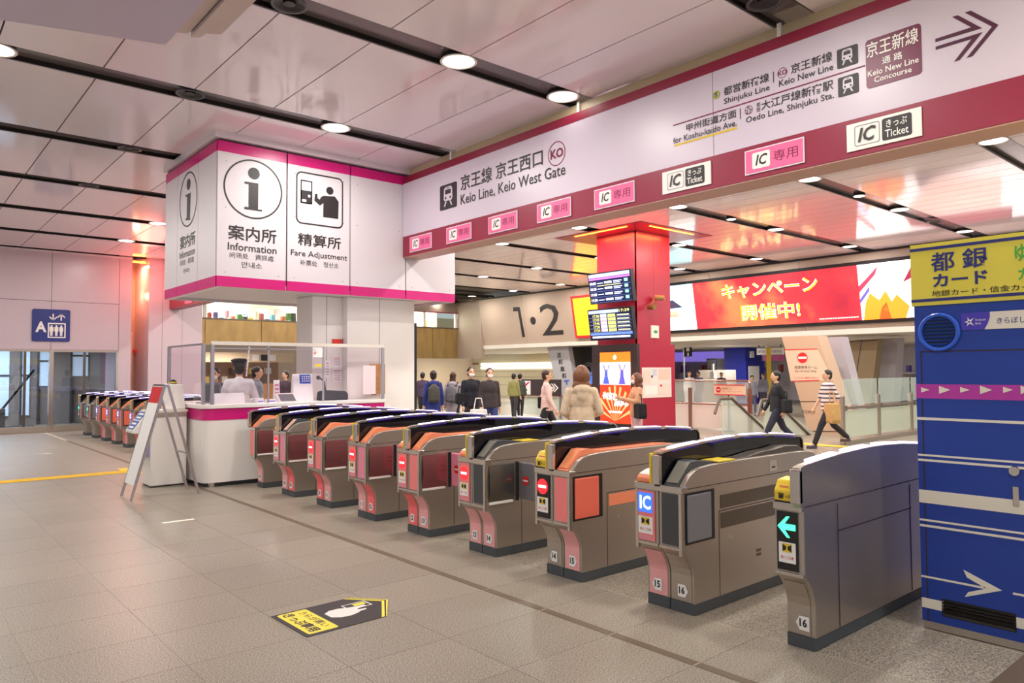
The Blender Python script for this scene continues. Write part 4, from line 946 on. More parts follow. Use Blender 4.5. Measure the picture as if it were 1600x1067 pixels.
l = bpy.data.lights.new('glow_fill', 'AREA'); l.energy = 30; l.size = .25; l.color = (1, .34, .16); o = bpy.data.objects.new('glow_fill', l); COL.objects.link(o); o.location = (5.72, 23.7, 4.78)
l = bpy.data.lights.new('hall_fill', 'AREA'); l.energy = 190; l.size = 2; l.color = (.85, .93, 1); o = bpy.data.objects.new('hall_fill', l); COL.objects.link(o); o.location = (2.5, 25.5, 2.48)  # second added hall fill at the same spot
l = bpy.data.lights.new('glow_fill', 'POINT'); l.energy = 9; l.color = (1, .4, .22); l.shadow_soft_size = .12; o = bpy.data.objects.new('glow_fill', l); COL.objects.link(o); o.location = (5.72, 23.9, 3.9)  # added point fill that brightens the recess interior, no fixture
gs = tag(MB().tube((5.56, 23.46, 4.85), (5.9, 23.46, 4.85), .03).build('cove_tube', M['warmglow']), 'orange cove tube lamp at the top of the narrow recess', 'lamp')

# ================================================================= SHOP BAND (plane y = 28.9) and FASCIA (x = 21.4)
BY = 28.9
bw = struct(thing('wall_back', None, None)); bw['label'] = 'gold panelled shop band at the far back of the hall'
xs = [7.4, 9.4, 11.6, 13.8, 15.9, 18.0, 19.9, 21.4]
for a, b in zip(xs, xs[1:]): box('gold_panel', M['gold'], a+.01, b-.01, BY, BY+.1, 2.2 if a > 13 else 2.65, 3.64, bw)
box('sill_rail', M['steel_dark'], 7.4, 21.4, BY-.05, BY+.1, 3.64, 3.69, bw); box('head_rail', M['maroon'], 7.4, 21.4, BY-.05, BY+.1, 4.38, 4.42, bw); box('header_wall', M['fascia2'], 7.4, 21.4, BY, BY+.1, 4.42, 5.12, bw)
sb_ = struct(box('wall_shop', M['offwhite'], 7.4, 21.4, BY+1.8, BY+1.9, 3.2, 5.1)); sb_['label'] = 'cream back wall inside the upper shop'; sl_ = struct(box('floor_shop', M['offwhite'], 7.4, 21.4, BY+.1, BY+1.8, 3.5, 3.6)); sl_['label'] = 'pale floor of the upper shop'
for a in (9.4, 13.2, 15.9, 19.45, 21.3): box('window_post', M['offwhite'], a-.06, a+.06, BY, BY+.1, 3.69, 4.38, bw)
for a, b in zip((7.4, 9.46, 13.26, 15.96, 19.51), (9.34, 13.14, 15.84, 19.39, 21.24)): box('shop_pane', M['glass'], a, b, BY+.04, BY+.05, 3.69, 4.38, bw)
for k, a in enumerate((10.5, 14.5, 18., 20.3)):
    l = bpy.data.lights.new('shop_lamp', 'AREA'); l.energy = 120; l.size = 1.4; l.color = (1, .95, .85); o = bpy.data.objects.new('shop_lamp', l); COL.objects.link(o); o.location = (a, BY+.9, 4.9)
random.seed(3)
pcs = ['#b33a3a', '#e8c040', '#4a7a3a', '#d88a9a', '#5a4a8a', '#f0e0c0', '#3a3a3a', '#c06a30', '#7ab0c8']
CN = {'#b33a3a': 'red', '#e8c040': 'yellow', '#4a7a3a': 'green', '#d88a9a': 'pink', '#5a4a8a': 'violet', '#f0e0c0': 'cream', '#3a3a3a': 'black', '#c06a30': 'orange', '#7ab0c8': 'blue'}
for k in range(18):
    x = 9.7+k*.23 if k < 16 else 19.8+.5*(k-16); w, h = random.uniform(.10, .16), random.uniform(.15, .5); cc = pcs[(k*4) % 9]
    tag(box('boxed_product', mat('product_'+cc[1:], cc, .5), x, x+w, BY+.5, BY+.7, 3.6, 3.6+h), 'small %s packaged item in the far upper shop window, %s from the left' % (CN[cc], ORD[k]), 'goods', 'goods in the upper shop window')
for k in range(5):
    tag(box('shop_poster', mat('shop_poster_%d' % (k % 3), ('#f2eee6', '#e9b0b8', '#c8d8e8')[k % 3], .6), 9.7+.8*k, 10.2+.8*k, BY+1.75, BY+1.79, 3.75, 4.3), '%s poster inside the far upper shop, %s from the left' % (('cream', 'pink', 'pale blue')[k % 3], ORD[k]), 'poster', 'posters in the upper shop')
# tilted fascia
FT = Fr((21.6, 0, 2.62), (0, -1, 0), (-.4, 0, 2.33))
fs = struct(thing('wall_fascia', None, None)); fs['label'] = 'beige tilted fascia above the concourse opening'
def tbox(name, a0, a1, b0, b1, n0, n1, m, parent):
    b = MB(); pts = [(a, bb, n) for a in (a0, a1) for bb in (b0, b1) for n in (n0, n1)]
    b.add([FT.p(*q) for q in pts], [(0, 1, 3, 2), (4, 6, 7, 5), (0, 4, 5, 1), (2, 3, 7, 6), (0, 2, 6, 4), (1, 5, 7, 3)]); o = b.build(name, m)
    if parent: o.parent = parent
    return o
ft_top = math.hypot(.4, 2.33)
ya = [27.05, 24.0, 20.8, 17.6, 14.4, 11.2, 8.0, 4.8, 1.0, -4]
for a, b in zip(ya, ya[1:]): tbox('fascia_panel', -a+.006, -b-.006, .16, ft_top-.06, -.06, 0, M['fascia'], fs)
tbox('fascia_lip', -27.05, 4, 0, .155, -.05, .06, M['offwhite'], fs); tbox('fascia_head', -28.9, 4, ft_top-.055, ft_top+.01, -.05, .03, M['black'], fs)
fe_ = struct(box('wall_fascia_end', M['fascia2'], 21.4, 21.6, 27.06, 28.9, 2.2, 5.1)); fe_['label'] = 'taupe wall end between the gold shop band and the number fascia'
sf_ = struct(box('ceiling_soffit', M['offwhite'], 21.6, 46, -8, 34, 2.62, 2.7)); sf_['label'] = 'low cream soffit over the concourse beyond the fascia'
n12 = thing('platform_number', 'big dark platform numbers 1 and 2 on the beige fascia', 'sign')
q1 = lambda *p: [px(FT, *q) for q in p]
flat('digit_one', FT, [q1((802, 480), (812, 479.5), (820.5, 526), (816.5, 527), (809.5, 486), (802, 486.5))], M['ink'], n12, .002, .01)
a_, b_ = px(FT, 833, 501); flat('dot', FT, [circ(a_, b_, .17, .17)], M['ink'], n12, .002, .01)
text(FT, '2', (px(FT, 848, 523)[0], px(FT, 851, 524)[1], px(FT, 881, 523)[0], px(FT, 865, 473.5)[1]), M['ink'], n12, .0, 0, .012, name='digit_two')
# LED wall
def redmat():
    m = bpy.data.materials.new('led_red_picture'); m.use_nodes = True; nt = m.node_tree; b = nt.nodes['Principled BSDF']
    tc = nt.nodes.new('ShaderNodeNewGeometry'); nz = nt.nodes.new('ShaderNodeTexNoise'); nz.inputs['Scale'].default_value = .55; nz.inputs['Detail'].default_value = 4
    r = nt.nodes.new('ShaderNodeValToRGB'); e = r.color_ramp.elements; e[0].position = .32; e[0].color = lin('#c01434'); e[1].position = .66; e[1].color = lin('#ff8a50'); x = e.new(.5); x.color = lin('#f0303c')
    nt.links.new(tc.outputs['Position'], nz.inputs['Vector']); nt.links.new(nz.outputs[0], r.inputs[0]); nt.links.new(r.outputs[0], b.inputs['Emission Color']); b.inputs['Emission Strength'].default_value = 1.15
    b.inputs['Base Color'].default_value = (.02, .02, .02, 1); b.inputs['Roughness'].default_value = .3; return m
led = thing('led_billboard', 'long glowing red campaign billboard on the fascia beyond the red column', 'billboard')
zt0, zt1 = px(FT, 1340, 500)[1], px(FT, 1340, 414)[1]
aL, aM0, aM1 = px(FT, 1000, 482)[0], px(FT, 1088, 480)[0], px(FT, 1345, 457)[0]
tbox('frame', aL-.1, aM1+5.2, zt0-.1, zt1+.1, .0, .08, M['black'], led)
E_ = lambda nm, c, s=1.2: mat('led_'+nm, c, .4, emit=s*.8)
pc = flat('picture_centre', FT, [rect(aM0, zt0, aM1, zt1)], redmat(), led, .082, .004)
pr = flat('picture_right', FT, [rect(aM1, zt0, aM1+5.1, zt1)], E_('white', '#fff0f2', 1.5), led, .082, .004)
plf = flat('picture_left', FT, [rect(aL, zt0, aM0, zt1)], E_('sky', '#a8e4ee', 1.3), led, .082, .004)
for body, q in (('キャンペーン', (1131, 468.5, 445, 1281)), ('開催中!', (1162, 501, 476, 1254))):
    ltext(FT, body, *q, E_('outline', '#fff6e0', 1.7), pc, .034, 0, .088, name='lettering_edge'); ltext(FT, body, *q, E_('yellow', '#f2c81e', 1.15), pc, .004, 0, .094)
ltext(FT, 'ーーーーーーーーーーーーーーー', 1283, 499, 497, 1344, E_('line', '#ffd8d0', 1.1), pc, 0, 0, .088, name='small_print')
h_ = zt1-zt0
def rp(*pts): return [(aM1+x*2.4, zt0+y*h_) for x, y in pts]
for nm, c, pts in (('plume', '#ff8a28', rp((.02, 0), (.5, 0), (.55, .2), (.42, .42), (.36, .3), (.3, .5), (.22, .34), (.12, .48), (.06, .3))), ('plume', '#e8402a', rp((.2, 0), (.34, 0), (.3, .3), (.24, .2))),
                   ('stripe', '#5a50c8', rp((.0, .3), (.12, .52), (.12, .6), (0, .38))), ('stripe', '#c83048', rp((0, .5), (.2, .8), (.24, .95), (.1, .75), (0, .62))),
                   ('headband', '#8a1c3c', rp((.5, .62), (.62, .92), (.9, 1.0), (1.6, 1.0), (1.6, .82), (.9, .8), (.62, .7))), ('face', '#f6c8c0', rp((.56, .6), (.62, .7), (.9, .78), (1.5, .8), (1.5, .3), (.9, .12), (.72, .3), (.62, .48))),
                   ('sleeve', '#3a2a48', rp((.62, 0), (.7, .26), (.9, .1), (1.4, 0)))):
    flat(nm, FT, [pts], E_(nm+c[1:], c, 1.1), pr, .087+.0015*len(nm)/4, .001)
for nm, c, pts in (('cloud', '#ffffff', rect(aL+.1, zt0, aM0-.05, zt0+h_*.45)), ('roof', '#3a3048', [(aM0-1.6, zt0+h_*.6), (aM0-.9, zt0+h_*.68), (aM0-.5, zt0+h_*.5), (aM0-1.6, zt0+h_*.48)]), ('shape', '#ef8a6a', rect(aM0-1.7, zt0+h_*.3, aM0-.7, zt0+h_*.44))):
    flat(nm, FT, [pts], E_(nm+c[1:], c, 1.2), plf, .087+.0012*len(nm)/4, .001)
os_ = thing('orange_screen', 'glowing yellow orange screen in a red frame left of the departure boards', 'screen')
o0, o1 = px(FT, 901, 495)[0], px(FT, 985, 490)[0]
tbox('frame', o0-.12, o1, zt0-.1, zt1+.02, .0, .1, M['redink'], os_); flat('picture', FT, [rect(o0, zt0, o1, zt1-.08)], E_('orange', '#ffb01e', 1.3), os_, .102, .003)

# ================================================================= RED COLUMN
PX0, PX1, PY0, PY1 = 13.66, 14.95, 11.29, 12.56
rcol = thing('red_column', 'large square red column behind the ticket gates', 'column')
for nm, q in (('column_panel', (PX0, PX0+.05, PY0+.004, PY1)), ('column_panel', (PX0, (PX0+PX1)/2-.003, PY0, PY0+.05)), ('column_panel', ((PX0+PX1)/2+.003, PX1, PY0, PY0+.05)), ('column_panel', (PX1-.05, PX1, PY0+.05, PY1)), ('column_panel', (PX0+.05, PX1-.05, PY1-.05, PY1))): box(nm, M['red'], *q, 2.22, 4.96, rcol)
box('lower_casing', M['red'], PX0-.05, PX1+.1, PY0-.04, PY1+.1, 0, 2.22, rcol)
box('core', M['gap'], PX0+.05, PX1-.05, PY0+.05, PY1-.05, 2.22, 5.1, rcol)
cb = struct(box('trim_50', M['red'], PX0-.75, PX1+.75, PY0-.75, PY1+.75, 4.935, 4.952)); cb['label'] = 'red ceiling collar with orange cove lamps around the red column'
for a in ((PX0-.6, PX0-.55, PY0-.2, PY1+.2), (PX0-.2, PX1+.2, PY0-.6, PY0-.55)): box('cove_lamp', M['warmglow'], *a, 4.925, 4.936, cb)
for x, y, sx, sy in ((PX0-.3, (PY0+PY1)/2, .12, 1.3), ((PX0+PX1)/2, PY0-.3, 1.3, .12)):
    l = bpy.data.lights.new('cove_lamp', 'AREA'); l.shape = 'RECTANGLE'; l.size = sx; l.size_y = sy; l.energy = 34; l.color = (1, .22, .06); o = bpy.data.objects.new('cove_lamp', l); COL.objects.link(o); o.location = (x, y, 4.92)
# departure boards
def board(name, label, q, rows):
    x = 13.25; zc = sum(P(u, v, 0, x).z for u, v in q)/4
    fr = Fr((x, 0, zc), (0, -1, 0), (-.15, 0, 1))
    pts = [px(fr, *p) for p in q]; a0 = (pts[0][0]+pts[3][0])/2; a1 = (pts[1][0]+pts[2][0])/2; b1 = (pts[0][1]+pts[1][1])/2; b0 = (pts[2][1]+pts[3][1])/2
    t = thing(name, label, 'departure board')
    b = MB(); pp = [(a, bb, n) for a in (a0, a1) for bb in (b0, b1) for n in (-.12, 0)]
    b.add([fr.p(*p) for p in pp], [(0, 1, 3, 2), (4, 6, 7, 5), (0, 4, 5, 1), (2, 3, 7, 6), (0, 2, 6, 4), (1, 5, 7, 3)]); b.build('case', M['black'], t)
    MB().bar(fr.p((a0+a1)/2, (b0+b1)/2, -.1), (13.62, -(a0+a1)/2, zc), .12, .12).build('bracket', M['black'], t)
    scr_ = flat('screen', fr, [rect(a0+.03, b0+.03, a1-.03, b1-.03)], mat('board_navy', '#10163c', .3, emit=.8), t, .001, .003)
    w, h = a1-a0-.06, b1-b0-.06
    for nm, c, x0, y0, x1, y1, body in rows:
        bx = (a0+.03+w*x0, b0+.03+h*y0, a0+.03+w*x1, b0+.03+h*y1)
        m_ = mat('board_'+c, c, .4, emit=1.2)
        if body: text(fr, body, bx, m_, scr_, .01, 0, .007)
        else: flat(nm, fr, [rect(*bx)], m_, scr_, .004, .002)
    return t
r1 = [('header', '#8fa0d8', 0, .88, 1, 1, None), ('header_tab', '#ffffff', .02, .9, .18, .98, None), ('pink_band', '#d060d0', 0, .80, 1, .86, None)]
for k, tm in enumerate(('18:00', '18:20', '19:00', '19:20')):
    y = .60-.195*k
    r1 += [('time', '#f4f6ff', .02, y+.03, .17, y+.13, tm), ('train_type', '#c8d4ff', .2, y+.06, .34, y+.09, None), ('destination', '#e8ecff', .38, y+.05, .56, y+.12, ('新宿行', '八王子', '新宿行', '橋本')[k] if False else None), ('stops', '#b8c8ff', .6, y+.09, .8, y+.12, None), ('stops', '#b8c8ff', .6, y+.04, .76, y+.065, None), ('mark', '#7fd8a8', .86, y+.05, .94, y+.15, None), ('row_line', '#6070b0', 0, y-.02, 1, y-.012, None)]
r1 += [('notice_line', '#d8d070', .2, .575, .78, .6, None)]
board('departure_board', 'upper tilted departure board with a pink band on the red column', ((917, 430), (984, 418), (990, 469), (924, 477)), r1)
r2 = [('header', '#9aaede', 0, .89, .72, 1, None), ('clock', '#e6e070', .74, .9, .98, .99, '17:39')]
for k, tm in enumerate(('17:38', '17:43', '17:46', '17:50', '17:54')):
    y = .76-.125*k
    r2 += [('time', '#e6e070', .1, y, .25, y+.09, tm), ('train_type', ('#e0e8ff', '#f4b8c8', '#f4b8c8', '#e0e8ff', '#f4b8c8')[k], .28, y, .43, y+.1, None), ('destination', '#dce06a', .46, y, .64, y+.09, None), ('stops', '#cfd2a0', .68, y+.02, .96, y+.06, None), ('row_line', '#7a86b8', 0, y-.018, 1, y-.01, None)]
r2 += [('notice_band', '#5a78d8', 0, .14, 1, .22, None), ('notice_line', '#f0f4ff', .04, .04, .94, .10, None)]
board('departure_board', 'lower departure board with yellow train times on the red column', ((919, 485), (987, 478), (990, 528), (922, 534)), r2)
# digital signage
FPL = XF(13.5)
dg = thing('digital_signage', 'dark upright advertising screen with an orange picture against the red column', 'screen')
a0, b0, a1, b1 = pbox(FPL, 926, 667, 995, 537)
b0 = .05
box('cabinet', mat('signage_brown', '#3a2c2c', .35), 13.5, 13.6, -a1, -a0, b0, b1, dg); box('cabinet_foot', M['black'], 13.49, 13.6, -a1, -a0, 0, b0, dg)
s0, _, s1, t1 = pbox(FPL, 938.5, 660, 985, 549.5); t0 = px(FPL, 960, 661)[1]
sc_ = flat('screen', FPL, [rect(s0, t0, s1, t1)], E_('ad_orange', '#ff7a1e', 1.2), dg, .002, .004)
w, h = s1-s0, t1-t0; q = lambda *p: [(s0+w*x, t0+h*y) for x, y in p]
flat('picture_band', FPL, [q((0, .54), (1, .54), (1, .86), (0, .86))], E_('ad_pale', '#f6e4ee', 1.3), sc_, .007, .001); flat('red_field', FPL, [q((0, 0), (1, 0), (1, .54), (0, .54))], E_('ad_red', '#e03418', 1.2), sc_, .007, .001)
for k in range(9):
    t = math.radians(20+17.5*k); flat('ray', FPL, [q((.5, .03), (.5+.62*math.cos(t-.05), .03+.5*math.sin(t-.05)), (.5+.62*math.cos(t+.06), .03+.5*math.sin(t+.06)))], E_('ad_ray', '#ffa060', 1.3), sc_, .009, .001)
for x, c in ((.2, '#4a58c8'), (.72, '#5a50b8')):
    flat('dancer', FPL, [q((x-.1, .55), (x+.12, .55), (x+.06, .67), (x-.04, .67)), q((x-.05, .67), (x+.07, .67), (x+.05, .75), (x-.03, .75)), q((x-.05, .74), (x-.09, .83), (x-.06, .83), (x-.01, .75)), q((x+.05, .74), (x+.1, .83), (x+.13, .82), (x+.07, .74))], E_('ad_dress'+c[1:], c, 1.), sc_, .009, .001); flat('dancer_head', FPL, [circ(s0+w*(x+.01), t0+h*.78, w*.05, n=12)], E_('ad_skin', '#f0b8a8', 1.), sc_, .01, .001)
text(FPL, '送料!', (s0+w*.06, t0+h*.32, s0+w*.56, t0+h*.43), E_('ad_white', '#ffffff', 1.5), sc_, .03, .15, .012); text(FPL, '無料!', (s0+w*.46, t0+h*.24, s0+w*.94, t0+h*.35), E_('ad_white', '#ffffff', 1.5), sc_, .03, .15, .012)
flat('white_bar', FPL, [q((.3, .145), (.72, .145), (.72, .17), (.3, .17))], E_('ad_white', '#ffffff', 1.5), sc_, .01, .001); flat('logo_mark', FPL, [q((.46, .9), (.54, .9), (.56, .93), (.5, .97), (.44, .93))], E_('ad_white', '#ffffff', 1.5), sc_, .007, .001)
FPR = YF(PY0-.042)
mp_ = tag(flat('station_map', FPR, [rect(*pbox(FPR, 1003, 622, 1048, 574))], mat('map_pink', '#f2ddd4', .5), None, .001, .012), 'pale pink station map poster on the right face of the red column', 'poster')
a0, b0, a1, b1 = pbox(FPR, 1003, 622, 1048, 574); w, h = a1-a0, b1-b0; q = lambda *p: [(a0+w*x, b0+h*y) for x, y in p]
for k, (x0, y0, x1, y1, c) in enumerate(((.34, .72, .5, .94, '#c8cdd8'), (.3, .66, .36, .74, '#3a4a78'), (.55, .6, .95, .95, '#ecc8b8'), (.08, .1, .5, .4, '#f7ece2'), (.55, .08, .95, .45, '#e8d4c8'), (.6, .36, .66, .43, '#d02030'), (.05, .5, .28, .9, '#efd0c0'))):
    flat('map_block', FPR, [q((x0, y0), (x1, y0), (x1, y1), (x0, y1))], mat('map_'+c[1:], c, .5), mp_, .014+.001*k, .001)
FPU = YF(PY0)
a0, b0, a1, b1 = pbox(FPU, 1016.5, 528, 1028, 509)
ex = flat('exit_sign', FPU, [rect(a0, b0, a1, b1)], M['cream'], None, .0, .03); tag(ex, 'small cream exit arrow sign on the red column', 'sign')
flat('green_arrow', FPU, [[(a0+.06, (b0+b1)/2), (a0+.17, b1-.1), (a0+.17, (b0+b1)/2+.03), (a1-.06, (b0+b1)/2+.03), (a1-.06, (b0+b1)/2-.03), (a0+.17, (b0+b1)/2-.03), (a0+.17, b0+.1)]], mat('exit_green', '#3f9a52', .5), ex, .031, .001)
cmr = thing('security_camera', 'small gold twin security camera on a bracket on the red column', 'camera')
p_ = P(1021, 467, 1, PY0); MB().bar(p_+Vector((0, -.03, 0)), p_+Vector((-.25, -.12, -.2)), .04, .04).build('bracket', M['gold'], cmr)
MB().tube(p_+Vector((-.05, -.09, .02)), p_+Vector((.06, -.28, .0)), .065).build('lens_body', M['gold'], cmr); p2_ = p_+Vector((-.3, -.1, -.22)); MB().tube(p2_, p2_+Vector((-.04, -.2, -.02)), .065).build('lens_body', M['gold'], cmr)

# ================================================================= CONCOURSE BEYOND
def bx(fr, u0, v0, u1, v1): return pbox(fr, u0, v0, u1, v1)
W30 = XF(30.); W36 = XF(36.)
wc = struct(thing('wall_concourse', None, None)); wc['label'] = 'cream concourse wall with two bright light lines under the fascia'
for a, b in ((44, 38), (38, 34.5), (34.5, 31), (31, 27.5), (27.5, 25), (25, 22.9)): box('cream_panel', mat('concourse_cream', '#cfc3a4', .5), 30, 30.2, b+.01, a-.01, 0, 2.7, wc)
u0_, z0_ = px(W30, 752, 573); u1_, z1_ = px(W30, 900, 563)
for k in range(2): box('light_line', mat('white_line_lamp', '#fff6e6', .4, emit=2.4), 29.95, 30.02, 23.2, -u0_, 1.72+.22*k, 1.86+.22*k, wc)
box('brown_rail', mat('rail_brown', '#8a5a44', .5), 29.95, 30.02, -u0_+.3, 44, 2.02, 2.12, wc)
for z in (.7, 1.2, 1.55): box('panel_joint', M['gap'], 29.985, 30.0, 22.9, 44, z, z+.012, wc)
w3 = struct(box('wall_shops', mat('shop_wall_white', '#e6dfe6', .5), 36, 36.2, -6, 27.5, 0, 2.62)); w3['label'] = 'bright far shop fronts beyond the stair well'
for k, (a, b) in enumerate(((1040, 1066), (1066.5, 1099), (1099.5, 1133))):
    q = bx(W36, a, 565, b, 543.5); box('violet_panel', mat('violet_lit_panel', '#8f7be0', .4, emit=.55), 35.95, 36, -q[2]+.02, -q[0]-.02, q[1], q[3], w3)
box('wall_end', M['wallpanel'], 30, 36.2, 27.5, 27.7, 0, 2.7, w3); box('wall_far_side', M['wallpanel'], 21.6, 36.2, -6.2, -6, 0, 2.7, w3); box('wall_left_end', mat('far_cream', '#cdb89c', .5), 7.4, 30, 38.8, 39, 0, 5, w3)
FB = XF(30.5)
q = bx(FB, 1132, 587, 1164, 543.5)
bp = thing('blue_pillar', 'deep blue boxy pillar with a white poster far beyond the glass fences', 'pillar'); box('pillar', mat('pillar_blue', '#1d2a9c', .4), 30.5, 31.9, -q[2], -q[0], 0, 2.62, bp); box('lower_casing', mat('pillar_blue', '#1d2a9c', .4), 30.4, 32, -q[2]-.1, -q[0]+.1, 0, 2.0, bp)
YP = YF(-q[2]-.1); box('white_poster', M['paper'], 30.6, 31.5, -q[2]-.12, -q[2]-.1, .6, 1.75, bp); box('small_sign', M['paper'], 30.9, 31.2, -q[2]-.05, -q[2], 2.15, 2.45, bp)
def far_sign(name, label, cat, fr, qs, depth=.08):
    t = thing(name, label, cat)
    for nm, m, u0, v0, u1, v1 in qs:
        q = bx(fr, u0, v0, u1, v1); x = fr.o.x; box(nm, m, x-.0, x+depth, -q[2], -q[0], q[1], q[3], t); fr = XF(x-.01); depth = .01
    return t
W28 = XF(28.); W26 = XF(26.)
t = far_sign('hanging_sign', 'black hanging sign with a white arrow on a slim pole far beyond the railing', 'sign', W28, [('board', M['black'], 1070, 557, 1079.5, 541), ('pictogram', M['white'], 1072.5, 549, 1077, 543), ('arrow', M['white'], 1074, 556, 1076, 551)]); 
q = px(W28, 1068, 560); MB().tube((28.05, -q[0], 0), (28.05, -q[0], 2.62), .04).build('pole', M['aluminium'], t)
t = far_sign('white_pink_banner', 'white and pink notice banner hanging at the far right of the concourse', 'banner', W28, [('banner', M['paper'], 1182.5, 554.5, 1223, 543), ('pink_half', mat('banner_pink', '#c05aa0', .5), 1192, 564, 1225, 554.5)]); text(XF(27.98), '通り抜けはできません', bx(XF(27.98), 1184, 551.5, 1221, 546.5), mat('banner_violet', '#6a4aa0', .5), t)
q = bx(W28, 1182.5, 554.5, 1223, 543); 
for a in (q[0]+.1, q[2]-.1): box('hanger', M['grey'], 28, 28.03, -a-.02, -a+.02, q[3], 2.62, t)
for nm, lab, u, w_ in (('black_monitor', 'black square monitor cabinet on a counter far beyond the railing', 1104, 16),):
    q = bx(W28, u, 578, u+w_, 560); t = thing(nm, lab, 'monitor'); box('cabinet', M['black'], 28, 28.6, -q[2], -q[0], q[1], q[3], t); box('counter', M['offwhite'], 27.95, 28.7, -q[2]-.5, -q[0]+.4, 0, q[1], t); box('screen_bezel', M['darkgrey'], 27.98, 28, -q[2]+.05, -q[0]-.05, q[1]+.05, q[3]-.05, t)
t = thing('white_model_tower', 'white stepped display model standing before the black monitor far away', 'model', (27.2, -px(XF(27.2), 1114, 570)[0], 0))
for k, (w_, z0, z1) in enumerate(((.55, 0, .9), (.34, .9, 1.25), (.2, 1.25, 1.5), (.08, 1.5, 1.85))): box('tier', M['white'], -w_/2, w_/2, -w_/2, w_/2, z0, z1, t)
yp = thing('yellow_banner_pole', 'thin yellow vertical banner on a pole beyond the right glass fence', 'banner', (27.5, -px(XF(27.5), 1201, 560)[0], 0)); box('banner', M['yellow'], -.01, .01, -.1, .1, .6, 2.5, yp); MB().tube((0.03, .1, 0), (.03, .1, 2.6), .02).build('pole', M['aluminium'], yp); MB().lathe([(.2, 0), (.2, .05), (.0001, .06)], (.03, .1, 0), 14).build('base', M['grey'], yp)
random.seed(5)
DC = [('#d86a7a', 'rose'), ('#f2f0f4', 'white'), ('#6a5ac0', 'violet'), ('#3a3438', 'black'), ('#e8b89a', 'peach'), ('#b04a5a', 'crimson')]
for k, u in enumerate([1054, 1060, 1066, 1084, 1090, 1098, 1126, 1188, 1195, 1206, 1212, 1218, 1406, 1412, 1418]):
    q = px(XF(34.5), u, 578); hh = random.uniform(.25, .42); z0 = (.5, 1.0, 1.45)[k % 3]; w_ = random.uniform(.12, .16); cc, cn = DC[k % 6]
    tag(box('shop_display', mat('disp_'+cc[1:], cc, .5), 34.5, 34.8, -q[0]-w_/2, -q[0]+w_/2, z0, z0+hh), '%s item on the far bright shop shelves, %s from the left' % (cn, ORD[k]), 'goods', 'goods in the far shop fronts')
for z in (.46, .96, 1.41): box('display_shelf', M['white'], 34.4, 36, -5, 16, z-.04, z, w3)
for y in (24, 18, 12, 6, 1):
    l = bpy.data.lights.new('concourse_lamp', 'AREA'); l.energy = 110; l.size = 1.2; l.color = (1, .93, .88); o = bpy.data.objects.new('concourse_lamp', l); COL.objects.link(o); o.location = (28, y, 2.6)
for y in (24, 30, 36):
    l = bpy.data.lights.new('concourse_lamp', 'AREA'); l.energy = 130; l.size = 1.2; l.color = (1, .95, .85); o = bpy.data.objects.new('concourse_lamp', l); COL.objects.link(o); o.location = (26.5, y, 2.6)
for k, (x, y) in enumerate(((24.2, 26.5), (24.2, 29.2), (25.5, 21.5), (28, 15.2), (28, 9.6), (27, 33))):
    t = thing('soffit_downlight', 'small recessed downlight in the low concourse soffit, %s from the right' % ORD[(4, 5, 3, 2, 0, 6)[k] if k != 4 else 0], 'ceiling light', (x, y, 2.62)); MB().lathe([(.12, 0), (.12, -.012), (.095, -.012), (.09, -.004)], (0, 0, 0), 18).build('ring', M['white'], t, key='sdr'); MB().lathe([(.09, -.004), (.0001, -.006)], (0, 0, 0), 18).build('diffuser', M['downlight'], t, key='sdd')
bs_ = thing('kiosk_shop', 'small brown shop counter with a black pictogram board seen through the acrylic screen', 'shop')
box('counter', M['wood'], 8.6, 14.6, 33, 33.6, 0, 1.05, bs_); box('back_board', mat('shop_brown', '#9c7a5c', .5), 8.4, 15, 35.2, 35.3, 0, 2.5, bs_); box('fascia_board', mat('shop_cream', '#dcc8a8', .5), 8.4, 15, 33.4, 33.5, 2.05, 2.5, bs_)
for k in range(3): box('pictogram_tile', M['ink'] if k == 1 else M['paper'], 13.0+.4*k, 13.3+.4*k, 33.37, 33.4, 2.12, 2.4, bs_)
for k in range(14): box('shelf_item', mat('shelf_%d' % (k % 5), ('#b8584a', '#e0c070', '#5a6a8a', '#efe6da', '#6a4a3a')[k % 5], .5), 8.8+.42*k, 9.05+.42*k, 34.9, 35.2, 1.1+.4*(k % 2), 1.4+.4*(k % 2), bs_)
l = bpy.data.lights.new('shop_lamp', 'AREA'); l.energy = 90; l.size = 1.5; l.color = (1, .9, .75); o = bpy.data.objects.new('shop_lamp', l); COL.objects.link(o); o.location = (11.5, 32, 2.55)
# inclined piers
def pier(name, label, quad, x, d, m, extra=None):
    fr = XF(x); pts = [px(fr, *q) for q in quad]; t = thing(name, label, 'pier')
    b = MB(); b.add([fr.p(*p) for p in pts]+[fr.p(*p)+Vector((d, 0, 0)) for p in pts], [(0, 1, 2, 3), (7, 6, 5, 4), (0, 4, 5, 1), (1, 5, 6, 2), (2, 6, 7, 3), (3, 7, 4, 0)]); b.build('pier_body', m, t); return t, fr
tan = mat('pier_tan', '#c9ac90', .45); pgrey = mat('pier_grey', '#b4aeb6', .4); polive = mat('pier_olive', '#8d7c5c', .45)
t, fr = pier('inclined_pier', 'inclined tan pier carrying a red no entry notice behind the striped walker', ((1221, 526), (1277, 524), (1331, 680), (1266, 682.5)), 17.6, .5, tan)
def onp(pts, m, nm='print', par=t, n=.003): return flat(nm, fr, [[px(fr, *q) for q in pts]], m, par, n, .002)
npn = onp(((1226, 547), (1277, 545), (1302, 594), (1236, 596)), mat('notice_cream', '#e2c8ac', .5), 'notice_panel')
for a, b in (((1226, 546), (1277, 544.5)), ((1237, 594.8), (1280, 593.5))): onp((a, b, (b[0]+.5, b[1]+1.4), (a[0]+.5, a[1]+1.4)), M['redink'], 'red_line', npn, .006)
